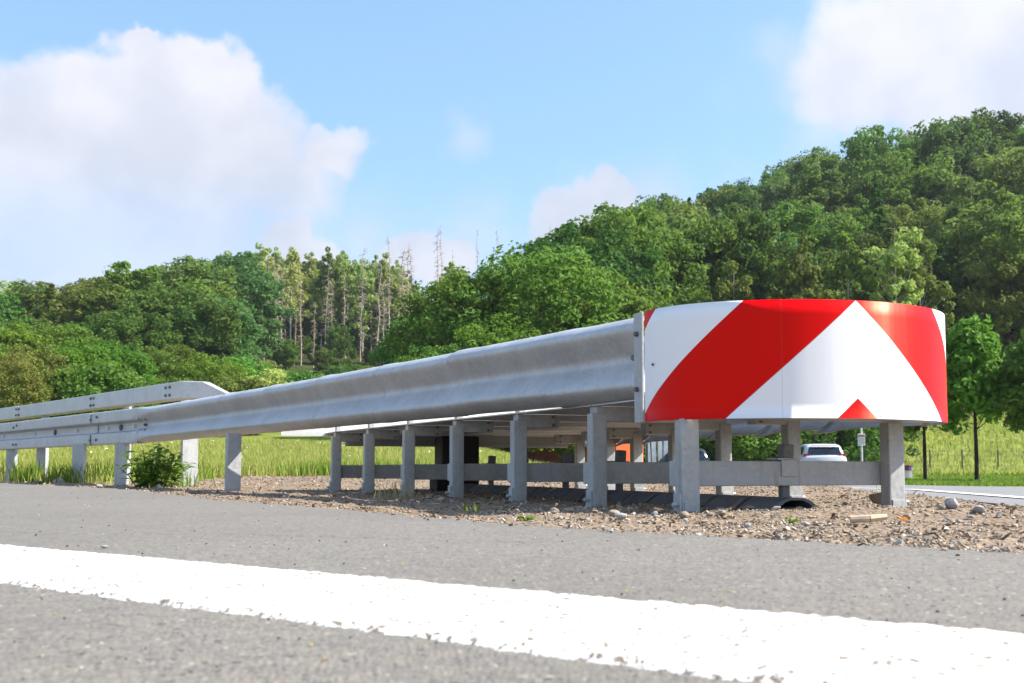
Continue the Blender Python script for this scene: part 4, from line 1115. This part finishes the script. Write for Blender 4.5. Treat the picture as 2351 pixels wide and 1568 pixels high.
# ------------------------------------------------------------------ wood chips and gravel on the verge
def chips():
    g = np.random.default_rng(21)
    N = 150000
    Y = 1.2 + 16.5 * g.random(N) ** 2.6; X = g.uniform(-1, 1, N) * np.minimum(5.5, Y * .62 + .4)
    tol = np.abs(g.normal(size=N)) * .045 * (g.random(N) < .4)
    k = (X > edge_x(Y) - tol) & (X < lane_x(Y) - .38) & (np.abs(X) < Y * .62 + .4)
    k &= g.random(N) < np.clip(.62 + .45 * bumps(X, Y, .7, 9, 3), .12, 1)
    X, Y = X[k], Y[k]; N = len(X)
    pr = CX + F * X / Y
    big = g.random(N)
    stone = (g.random(N) < np.where((pr > 1150) & (Y < 4.6), .22, .06))
    L = np.where(stone, g.uniform(.004, .009, N), g.uniform(.004, .0145, N)) * (1 + .9 * (big > .95))
    L = L * np.interp(Y, [1.5, 3, 8, 16], [.85, 1, 1.5, 2.6])
    Wd = np.where(stone, L * g.uniform(.6, .95, N), L * g.uniform(.25, .55, N)); Hh = np.where(stone, L * g.uniform(.45, .8, N), L * g.uniform(.09, .22, N))
    base = np.array([[-1, -1, -1], [1, -1, -1], [1, 1, -1], [-1, 1, -1], [-1, -1, 1], [1, -1, 1], [1, 1, 1], [-1, 1, 1]], float) * .5
    V = np.repeat(base[None], N, 0) * np.stack([L, Wd, Hh], -1)[:, None, :]
    V *= 1 + g.normal(size=V.shape) * np.where(stone, .16, .2)[:, None, None]
    V[:, 4:, :2] *= np.where(stone, .62, .9)[:, None, None]
    V[:, :, 2] += np.where(stone, 0, 1)[:, None] * (V[:, :, 0] ** 2) * g.normal(size=N)[:, None] * 14
    yaw = g.uniform(0, 6.283, N); pit = g.normal(size=N) * np.where(stone, .5, .42); rol = g.normal(size=N) * .4
    cy, sy, cp, sp, cr, sr = np.cos(yaw), np.sin(yaw), np.cos(pit), np.sin(pit), np.cos(rol), np.sin(rol)
    R = np.stack([np.stack([cy * cp, cy * sp * sr - sy * cr, cy * sp * cr + sy * sr], -1), np.stack([sy * cp, sy * sp * sr + cy * cr, sy * sp * cr - cy * sr], -1), np.stack([-sp, cp * sr, cp * cr], -1)], 1)
    V = np.einsum('nij,nkj->nki', R, V)
    z = np.maximum(dirt_z(X, Y), np.where(X < edge_x(Y), .002, -9)) + Hh * .35 + np.abs(np.sin(pit)) * L * .22
    V += np.stack([X, Y, z], -1)[:, None, :]
    pal_w = np.array([(.255, .185, .125), (.335, .255, .18), (.175, .12, .078), (.41, .33, .24), (.285, .212, .147), (.10, .07, .045)]); pal_s = np.array([(.33, .295, .25), (.41, .365, .30), (.25, .235, .215), (.46, .42, .36)])
    c = np.where(stone[:, None], pal_s[g.integers(0, 4, N)], pal_w[g.choice(6, N, p=[.25, .22, .17, .10, .16, .10])]) * g.uniform(.75, 1.25, N)[:, None]
    col = np.concatenate([np.repeat(c, 8, 0), np.ones((N * 8, 1))], 1)
    i = (np.arange(N) * 8)[:, None]
    Fq = np.concatenate([i + np.array(f)[None] for f in ([0, 3, 2, 1], [4, 5, 6, 7], [0, 1, 5, 4], [1, 2, 6, 5], [2, 3, 7, 6], [3, 0, 4, 7])])
    o = link('wood_chips', np_mesh('wood_chips', V.reshape(-1, 3), Fq, M_CHIP, False, {'tint': ('FLOAT_COLOR', col)}))
    tag(o, 'brown wood chips and small gravel covering the verge', 'wood chips', None, 'stuff'); print('chips', N)
    # a little grit lying on the road
    n = 520; Y = .55 + 5 * g.random(n) ** 1.6; X = g.uniform(-.55, .6, n) * Y; k = X < edge_x(Y); X, Y = X[k], Y[k]; n = len(X)
    s = g.uniform(.0012, .0035, n) * (1 + .6 * (g.random(n) > .96)) * np.interp(Y, [.5, 1.5, 5], [.55, 1, 1.5])
    V = base[None] * s[:, None, None] * (1 + g.normal(size=(n, 8, 3)) * .25); V[:, 4:, :2] *= .6; V[:, :, 2] *= .6
    V += np.stack([X, Y, s * .25 + .001], -1)[:, None]
    c = np.array([(.06, .055, .05), (.03, .03, .03), (.5, .33, .06), (.3, .25, .19), (.5, .46, .4)])[g.choice(5, n, p=[.4, .25, .08, .17, .1])]
    i = (np.arange(n) * 8)[:, None]
    Fq = np.concatenate([i + np.array(f)[None] for f in ([0, 3, 2, 1], [4, 5, 6, 7], [0, 1, 5, 4], [1, 2, 6, 5], [2, 3, 7, 6], [3, 0, 4, 7])])
    o = link('road_grit', np_mesh('road_grit', V.reshape(-1, 3), Fq, M_CHIP, False, {'tint': ('FLOAT_COLOR', np.concatenate([np.repeat(c, 8, 0), np.ones((n * 8, 1))], 1))}))
    tag(o, 'loose dark grit and yellow specks on the asphalt', 'grit', None, 'stuff')
chips()

# stones one can pick out
def stone_mesh(seed, sq=(1, .8, .6)):
    g = np.random.default_rng(seed); bm = bmesh.new(); bmesh.ops.create_icosphere(bm, subdivisions=2, radius=.5)
    n = [(g.normal(size=3), g.uniform(.72, .95)) for _ in range(7)]
    for v in bm.verts:
        d = np.array(v.co); 
        for a, lim in n:
            a = a / np.linalg.norm(a); q = d @ a
            if q > .5 * lim * .85: d = d - a * (q - .5 * lim * .85) * .9
        v.co = Vector(d * np.array(sq) * (1 + g.normal() * .02))
    me = bpy.data.meshes.new('stone'); bm.to_mesh(me); bm.free(); me.materials.append(M_STONE); return me
SM = [stone_mesh(200 + i, ((1, .8, .6), (1, .65, .5), (1, .9, .75), (1, .7, .38))[i % 4]) for i in range(8)]
def stone(px, py, wpx, lab, i=0, mat=None, group='larger stones on the verge', zoff=.25, name='stone'):
    Y = (CAMZ - GZ) * F / (py - HZ); X = at(px, Y); s = wpx * Y / F
    z = float(dirt_z(X, Y)) if X > edge_x(Y) else .0
    o = link(name, SM[i % 8], None, (X, Y, z + s * zoff), (random.uniform(-.3, .3), random.uniform(-.3, .3), random.uniform(0, 6.28))); o.scale = (s, s, s)
    if mat: o.material_slots[0].link = 'OBJECT'; o.material_slots[0].material = mat
    return tag(o, lab, 'stone', group)
st = [(1272, 1184, 24, 'rounded tan stone in the gravel below the second post', 2, None), (1408, 1190, 34, 'tan stone left of its twin before the front left post', 0, None), (1424, 1198, 34, 'pale elongated stone touching a tan stone before the front post', 1, M_GREYSTONE),
      (1365, 1183, 24, 'small tan stone at the foot of the second post', 3, None), (1786, 1168, 42, 'pointed tan stone beside the open end of the ground track', 0, None), (1830, 1176, 34, 'flat tan stone in front of the open track end', 1, None), (1715, 1178, 46, 'broad tan stone between the nose posts', 3, None),
      (2180, 1187, 42, 'pale grey stone on the verge right of the right nose post', 2, M_GREYSTONE), (2242, 1190, 40, 'grey stone at the right of the verge beside a pale one', 1, M_GREYSTONE), (1600, 1230, 22, 'white pebble at the border of asphalt and wood chips', 3, M_GREYSTONE),
      (1868, 1177, 30, 'brownish stone at the right of the open track end', 2, None), (1655, 1190, 30, 'tan stone on the gravel below the cross beam', 1, None), (1568, 1193, 26, 'tan stone in front of the left nose post', 2, None), (1500, 1187, 22, 'grey stone between the second and the front left post', 0, M_GREYSTONE),
      (1098, 1160, 20, 'flat brown stone in shade before the third post', 3, None), (985, 1146, 16, 'small upright tan stone before the black anchor block', 2, None), (1012, 1150, 26, 'flat tan stone before the black anchor block', 3, None), (1330, 1176, 18, 'little grey stone between two left posts', 1, M_GREYSTONE)]
for a in st: stone(a[0], a[1], a[2], a[3], a[4], a[5])
rs = random.Random(8)
for i in range(80):
    px = rs.uniform(1180, 2330); py = rs.uniform(1158, 1215) if px > 1500 else rs.uniform(1172, 1205)
    stone(px, py, rs.uniform(9, 25) if px > 1500 else rs.uniform(8, 16), 'small tan stone lying loose in the gravel before the nose', i, rs.choice([None, None, M_GREYSTONE]))
stone(2016, 1166, 60, 'brown block of broken stone leaning behind the right nose post', 0, M_STONE, None, .4)
# stones at the left by the rail
def stone_at(px, Y, s, lab, i, mat):
    X = at(px, Y); o = link('stone', SM[i], None, (X, Y, float(dirt_z(X, Y)) + s * .3), (.2, .1, 1.0)); o.scale = (s, s, s)
    o.material_slots[0].link = 'OBJECT'; o.material_slots[0].material = mat; return tag(o, lab, 'stone', 'stones by the guard rail')
stone_at(138, 9.6, .12, 'large pale grey stone beside the grass tuft under the guard rail', 2, M_GREYSTONE)
stone_at(232, 7.95, .06, 'small pale stone on the road border left of the leafy plant', 0, M_GREYSTONE)
stone_at(372, 7.0, .045, 'grey stone at the foot of the leafy plant', 1, M_GREYSTONE)
# pebbles on the asphalt
for px, py, w, lab, m in ((247, 1258, 22, 'grey pebble lying at the upper border of the white line', M_GREYSTONE), (2190, 1276, 15, 'dark pebble on the asphalt at the right', M_DARKBARK), (1424, 1362, 9, 'tiny dark pebble on the asphalt above the white line', M_DARKBARK)):
    Y = CAMZ * F / (py - HZ); s = w * Y / F
    o = link('pebble', SM[3], None, (at(px, Y), Y, s * .25), (0, 0, 1)); o.scale = (s, s, s); o.material_slots[0].link = 'OBJECT'; o.material_slots[0].material = m
    tag(o, lab, 'pebble')
# pale stick and orange scrap
M_STICK = plain('pale_peeled_wood', (.50, .40, .28), .85, 0, .2, .2, 30)
Y = .142 * F / (1210 - HZ); mb = MB(); mb.cyl((-.045, .006, 0), (.0, -.002, .002), .0085, .0095, 8); mb.cyl((.0, -.002, .002), (.045, .004, .006), .0095, .007, 8)
X = at(1990, Y); o = mb.build('wood_stick', M_STICK, None, False, (X, Y, float(dirt_z(X, Y)) + .017), (0, 0, .05)); tag(o, 'pale peeled piece of wood lying on the wood chips', 'stick')
Y = .142 * F / (1212 - HZ); X = at(2066, Y)
mb = MB(); mb.box((0, 0, 0), (.026, .012, .004), None, .001); mb.box((.008, .003, .004), (.012, .011, .003))
o = mb.build('plastic_scrap', plain('orange_plastic', (.65, .25, .02), .5), None, False, (X, Y, float(dirt_z(X, Y)) + .018), (.2, .25, .3)); tag(o, 'small orange scrap lying on the wood chips right of the stick', 'scrap')

# ------------------------------------------------------------------ plants one can pick out
def leaf_mesh(name, L, W, mat, bend=.25):
    V = []; Fs = []
    n = 6
    for i in range(n):
        f = i / (n - 1); w = W / 2 * math.sin(math.pi * min(1, .06 + f * .92)) ** .8; x = f * L; z = -bend * L * f * f
        V += [(x, -w, z + w * .35), (x, 0, z), (x, w, z + w * .35)]
    for i in range(n - 1):
        for j in range(2): Fs.append([i * 3 + j, i * 3 + 3 + j, i * 3 + 4 + j, i * 3 + 1 + j])
    va = np.full(len(V), .5)
    return np_mesh(name, V, np.array(Fs), mat, True, {'vary': ('FLOAT', va)})
def leafy_plant(X, Y, z, H, Wd, nst, per, lm, lab, cat, group=None, seed=0, stem_mat=L_WEED):
    g = random.Random(seed); r = empty('leafy_plant', (X, Y, z), lab, cat, group)
    for s in range(nst):
        a = g.uniform(0, 6.28); sp = g.random() ** .7 * Wd / 2; h = H * g.uniform(.6, 1) * (1 - .3 * sp / (Wd / 2))
        b = Vector((math.cos(a) * sp * .35, math.sin(a) * sp * .35, 0)); t = Vector((math.cos(a) * sp, math.sin(a) * sp, h))
        mid = b.lerp(t, .5) + Vector((0, 0, h * .08))
        mb = MB(); mb.cyl(b, mid, .0045, .0035, 5); mb.cyl(mid, t, .0035, .0015, 5); st_ = mb.build('stem', stem_mat, r)
        for k in range(per):
            f = .15 + .85 * (k + g.random()) / per; p = b.lerp(mid, f * 2) if f < .5 else mid.lerp(t, f * 2 - 1)
            o = link('leaf', lm[g.randrange(len(lm))], r, p, (g.gauss(0, .3), g.uniform(-.75, .35), g.uniform(0, 6.28)))
            q = g.uniform(.6, 1.15) * (1.1 - .35 * f); o.scale = (q, q, q)
    return r
LM = [leaf_mesh('leaf', .105, .036, L_WEED), leaf_mesh('leaf', .09, .03, L_MID, .4), leaf_mesh('leaf', .085, .034, L_WEED, .1)]
leafy_plant(at(352, 7.9), 7.9, GZ - .03, .43, .58, 34, 13, LM, 'bushy leafy green plant growing under the guard rail', 'plant', None, 3)
LM2 = [leaf_mesh('leaf', .2, .07, L_VERGE), leaf_mesh('leaf', .17, .055, L_VERGE, .4)]
for i, (px, Y, H) in enumerate(((1655, 15, .42), (1722, 14, .46), (1770, 16, .40), (1690, 17, .44))):
    leafy_plant(at(px, Y), Y, float(land(at(px, Y), Y)) + .0, H, .75, 9, 8, LM2, ('pale green weed left of its neighbours below the chevron nose', 'tall pale green weed seen between the nose posts', 'pale green weed left of the white car', 'pale weed half behind others between the nose posts')[i], 'weed', 'pale weeds behind the cushion', 20 + i)
def tuft(px, Y, n, h, w, mat, lab, spread=.04, name='grass_tuft', lean=.5, seed=1, group=None, zx=None):
    g = np.random.default_rng(seed); X0 = at(px, Y)
    me = blades(name, g.normal(size=n) * spread, g.normal(size=n) * spread, np.zeros(n), h * g.uniform(.4, 1.1, n), np.full(n, w), seed, mat, lean)
    o = link(name, me, None, (X0, Y, (float(dirt_z(X0, Y)) if zx is None else zx))); return tag(o, lab, 'grass', group)
tuft(150, 9.7, 190, .26, .009, L_VERGE, 'dense green grass tuft behind the pale stone under the guard rail', .12, lean=1.0, seed=31)
tuft(120, 9.9, 60, .16, .008, L_VERGE, 'sparse grass tuft left of the dense one under the guard rail', .09, lean=.9, seed=32)
tuft(235, 9.6, 80, .17, .008, L_GRASS, 'yellowish grass tuft at the left of the leafy plant', .12, lean=.6, seed=33)
tuft(420, 8.6, 90, .2, .007, L_VERGE, 'thin grass tuft at the right of the leafy plant', .12, lean=.6, seed=34)
tuft(905, 5.05, 46, .13, .005, L_DRY, 'dry pale grass tuft before the left posts', .045, lean=.8, seed=35)
tuft(945, 5.3, 18, .09, .005, L_DRY, 'smaller dry grass wisp beside the dry tuft', .03, lean=.8, seed=36)
tuft(1088, 3.62, 9, .075, .008, L_VERGE, 'small bright green sprout on the verge in front of the posts', .012, lean=.7, seed=37)
tuft(1060, 3.9, 5, .03, .006, L_VERGE, 'tiny green sprout left of the bright sprout', .012, lean=.7, seed=39)
tuft(1888, 11.5, 3, .44, .012, L_DRY, 'pale tall grass stalks in front of the white car', .02, lean=.2, seed=41)
tuft(1612, 11, 4, .34, .011, L_GRASS, 'two tall grass stalks right of the left nose post', .05, lean=.7, seed=42)
tuft(2170, 8.2, 1, .085, .008, L_DRY, 'single pale grass blade by the lane beyond the right nose post', .01, lean=.4, seed=43)
tuft(2140, 8.6, 1, .16, .007, L_DRY, 'thin pale grass stalk left of the single blade by the lane', .01, lean=.15, seed=44)
tuft(2020, 9.5, 4, .30, .009, L_DRY, 'thin grass stalks between the sign and the right nose post', .06, lean=.2, seed=45)
lmS = [leaf_mesh('leaf', .034, .018, L_BRIGHT)]
leafy_plant(at(1207, 2.98), 2.98, float(dirt_z(at(1207, 2.98), 2.98)), .022, .04, 3, 3, lmS, 'tiny green seedling at the border of the asphalt', 'plant', None, 51)
leafy_plant(at(1808, 2.70), 2.70, float(dirt_z(at(1808, 2.70), 2.70)), .024, .03, 2, 3, lmS, 'tiny green seedling among the stones before the nose', 'plant', None, 52)

# ------------------------------------------------------------------ things far behind
M_CARW = plain('white_car_paint', (.50, .51, .55), .25, 0, .6, .02)
M_CARD = plain('dark_car_paint', (.02, .023, .03), .25, 0, .6, .02)
M_GLASS = plain('tinted_car_glass', (.015, .022, .035), .08, 0, .8, .05)
M_LAMP = plain('red_tail_lamp', (.35, .012, .015), .2, 0, .6, .05)
M_TYRE = plain('tyre_rubber', (.02, .02, .02), .85)
M_RIM = plain('alloy_rim', (.5, .5, .52), .35, .6)
M_PLATE = plain('number_plate_white', (.75, .75, .72), .4)
def car(X, Y, z, paint, lab, group, yaw, lamp=M_LAMP):
    r = empty('parked_car', (X, Y, z), lab, 'car', group, yaw); r.scale = (1, 1, .93)
    # stations along the car: y from the tail, with lower body and cabin outlines
    def loft(st, name, mat, parent):
        R = np.array(st); V, fs = sweep(R); return link(name, np_mesh(name, V, fs, mat, True), parent)
    def ring(y, w0, w1, w2, z0, z1, z2):
        return [(-w0, y, z0), (-w1, y, (z0 + z1) / 2), (-w2, y, z1), (-w2 * .82, y, z2), (0, y, z2 + .02), (w2 * .82, y, z2), (w2, y, z1), (w1, y, (z0 + z1) / 2), (w0, y, z0), (0, y, z0 - .02)]
    body = loft([ring(0, .74, .80, .72, .34, .80, .86), ring(.10, .84, .88, .82, .24, .86, .94), ring(.6, .86, .90, .86, .22, .88, .96), ring(2.2, .86, .90, .86, .22, .86, .95), ring(3.2, .86, .89, .84, .22, .80, .92), ring(4.1, .82, .86, .78, .24, .68, .78), ring(4.42, .66, .72, .64, .30, .58, .64)], 'body', paint, r)
    def cab(y, wb, wt, zb, zt):
        return [(-wb, y, zb), (-wt, y, zt - .05), (-wt * .8, y, zt), (0, y, zt + .015), (wt * .8, y, zt), (wt, y, zt - .05), (wb, y, zb)]
    loft([cab(.12, .80, .76, .90, .96), cab(.30, .80, .67, .90, 1.32), cab(.55, .80, .655, .90, 1.43), cab(1.6, .80, .66, .90, 1.46), cab(2.4, .80, .63, .90, 1.38), cab(3.25, .78, .70, .88, .93)], 'cabin', paint, r)
    # rear screen and side glass stand a little proud
    MB().poly([(-.66, .125, .965), (.66, .125, .965), (.575, .275, 1.30), (-.575, .275, 1.30)], (0, -.012, .004)).build('rear_window', M_GLASS, r)
    for s in (-1, 1):
        MB().poly([(s * .795, .55, .97), (s * .795, 2.9, .97), (s * .70, 2.35, 1.30), (s * .715, .62, 1.34)], (s * .012, 0, .003)).build('side_window', M_GLASS, r)
        MB().box((s * .70, .03, .93), (.27, .10, .17), Matrix.Rotation(s * .18, 4, 'Z'), .03).build('tail_lamp', lamp, r)
        for y in (.82, 3.45):
            w = link('wheel', None, r, (s * .80, y, .31))
            MB().cyl((-.1, 0, 0), (.1, 0, 0), .31, .31, 20).build('tyre', M_TYRE, w); MB().cyl((s * .06, 0, 0), (s * .108, 0, 0), .2, .19, 16).build('rim', M_RIM, w)
        MB().box((s * .93, 2.75, 1.0), (.16, .09, .11), None, .03).build('wing_mirror', paint, r)
    MB().box((0, -.005, .62), (.52, .014, .11), None, .004).build('number_plate', M_PLATE, r)
    MB().box((0, .02, .45), (1.5, .06, .16), None, .03).build('bumper', paint, r)
    MB().box((0, .20, 1.36), (1.0, .16, .025), None, .008).build('roof_spoiler', paint, r)
    mb = MB(); mb.cyl((.0, .10, .99), (.34, .14, 1.06), .008, .006, 6); mb.build('wiper', M_BLACK, r)
    return r
car(at(1893, 41), 41, -.20, M_CARW, 'white estate car seen from behind beyond the nose posts', 'parked cars', rad(-6))
car(at(1583, 43), 43, -.34, M_CARD, 'dark car half hidden by the left nose post', 'parked cars', rad(-4), M_GLASS)

# sign on a pale pole
Y = 39; X = at(1977, Y)
s_ = empty('road_sign', (X, Y, -.27), 'small white sign with red top stripe on a pale pole', 'sign')
MB().cyl((0, 0, -.1), (0, 0, 3.1), .038, .038, 10).build('pole', plain('pale_pole_paint', (.6, .62, .63), .5, .2), s_)
M_SW = plain('white_sign_face', (.74, .74, .78), .5)
b_ = MB().box((-.02, -.055, 1.5), (.27, .03, .46), None, .008).build('sign_board', M_SW, s_)
MB().box((-.02, -.072, 1.645), (.24, .006, .05), None).build('red_stripe', plain('sign_red', (.5, .05, .05), .5), b_)
for q in range(3): MB().box((-.02, -.072, 1.53 - q * .07), (.2, .004, .02)).build('grey_line', plain('sign_grey', (.4, .4, .45), .5), b_)
# bin with a purple bag
Y = 44; X = at(2080, Y); bz = float(land(X, Y))
b_ = empty('litter_bin', (X, Y, bz), 'pale slatted litter bin with purple bag at the verge', 'bin')
mb = MB()
for q in range(14):
    a = q * 6.283 / 14; mb.box((math.cos(a) * .17, math.sin(a) * .17, .22), (.06, .02, .44), Matrix.Rotation(0, 4, 'Z') if False else None, .004)
mb.build('slats', plain('pale_bin_slats', (.66, .64, .66), .6), b_)
MB().cyl((0, 0, .02), (0, 0, .42), .155, .155, 14).build('liner', plain('grey_liner', (.42, .42, .45), .6), b_)
MB().cyl((0, 0, .36), (0, 0, .52), .21, .19, 14).build('bag', plain('purple_bag', (.16, .03, .17), .4, 0, .5, .5, 9), b_)
MB().cyl((0, 0, .515), (0, 0, .575), .215, .205, 16).build('rim', plain('dark_bin_rim', (.03, .02, .04), .5), b_)
MB().box((.17, -.12, .40), (.14, .02, .10), None, .004).build('paper', M_SW, b_)
# wire fence
f_ = empty('wire_fence', (at(2207, 60), 60, 0), 'thin dark wire fence along the foot of the grassy bank', 'fence')
M_FW = plain('dark_fence_steel', (.10, .11, .10), .6, .3)
fx0 = at(2207, 60)
posts = [(at(p, 60) - fx0, 0) for p in (1905, 1983, 2060, 2133, 2207, 2289, 2371, 2452)]
hts = []
for x, y in posts:
    gz = float(land(x + fx0, 60)); hts.append(gz)
    MB().cyl((x, y, gz - .2), (x, y, gz + 1.35), .04, .04, 6).build('post', M_FW, f_)
for z in (.15, .42, .7, .98, 1.25):
    mb = MB()
    for i in range(len(posts) - 1): mb.cyl((posts[i][0], -.03, hts[i] + z), (posts[i + 1][0], -.03, hts[i + 1] + z), .009, .009, 4)
    mb.build('wire', M_FW, f_)
# orange skips and a grey slatted stand behind the cushion
M_OR = plain('orange_skip_paint', (.62, .105, .018), .5, 0, .5, .08, 3)
M_RED = plain('dull_red_skip_paint', (.33, .075, .04), .6, 0, .4, .15, 3)
M_GREYP = plain('blue_grey_panel', (.24, .28, .33), .5, .2, .5, .15, 3)
def skip(px0, px1, Y, z1, mat, lab, nrib):
    x0, x1 = at(px0, Y), at(px1, Y); w = x1 - x0; r = empty('skip_container', ((x0 + x1) / 2, Y, -.3), lab, 'container', 'skip containers behind the cushion', rad(34)); w *= 1.12
    h = z1 + .3
    mb = MB(); mb.box((0, .7, h / 2 + .06), (w, 1.4, h - .12), None, .02); mb.build('tank', mat, r)
    for q in range(nrib):
        MB().box((-w / 2 + w * (q + .5) / nrib, -.02, h * .5), (.07, .08, h - .2), None, .01).build('rib', mat, r)
    MB().box((0, -.03, h), (w + .06, .1, .09), None, .012).build('rim', mat, r)
    for s in (-1, 1): MB().cyl((s * w * .35, .1, .05), (s * w * .35, 1.3, .05), .06, .06, 8).build('skid', M_BLACK, r)
    return r
skip(1385, 1484, 46, 1.42, M_OR, 'bright orange skip container seen between the right-hand posts', 2)
skip(1214, 1302, 54, 1.32, M_RED, 'dull red container low beyond the meadow grass', 5)
Y = 45
g_ = empty('slatted_stand', (at(1514, Y), Y, -.3), 'blue grey upright slats beside the bright orange skip', 'panel stand', None, rad(25))
for q in range(5):
    x = (q - 2) * .265
    MB().box((x, 0.03 * (q % 2), .88), (.22, .05, 1.75), Matrix.Rotation(.03 * (q - 2), 4, 'Y'), .01).build('slat', M_GREYP, g_)
MB().cyl((-.66, -.03, 0), (-.66, -.03, 1.8), .035, .035, 8).build('post', M_BLACK, g_)
MB().box((0, .08, 1.2), (1.4, .04, .08)).build('rail', M_GREYP, g_); MB().box((0, .08, .4), (1.4, .04, .08)).build('rail', M_GREYP, g_)

# ------------------------------------------------------------------ thin summer haze over the valley
m = bpy.data.materials.new('summer_haze'); m.use_nodes = True; t = NT(m.node_tree); t.n.remove(t.n['Principled BSDF'])
v = t.add('ShaderNodeVolumePrincipled', {'Color': (0.86, 0.92, 1.0, 1), 'Density': 0.00016, 'Anisotropy': 0.2}); t.l.new(v.outputs[0], t.n['Material Output'].inputs['Volume'])
zlo = min(v_.co.z for v_ in bpy.data.objects['ground'].data.vertices) - 1.0
o = MB().box((0, 0, (zlo + 95) / 2), (1840, 1840, 95 - zlo)).build('haze', m); tag(o, 'thin pale summer haze over the valley', 'haze', None, 'stuff')
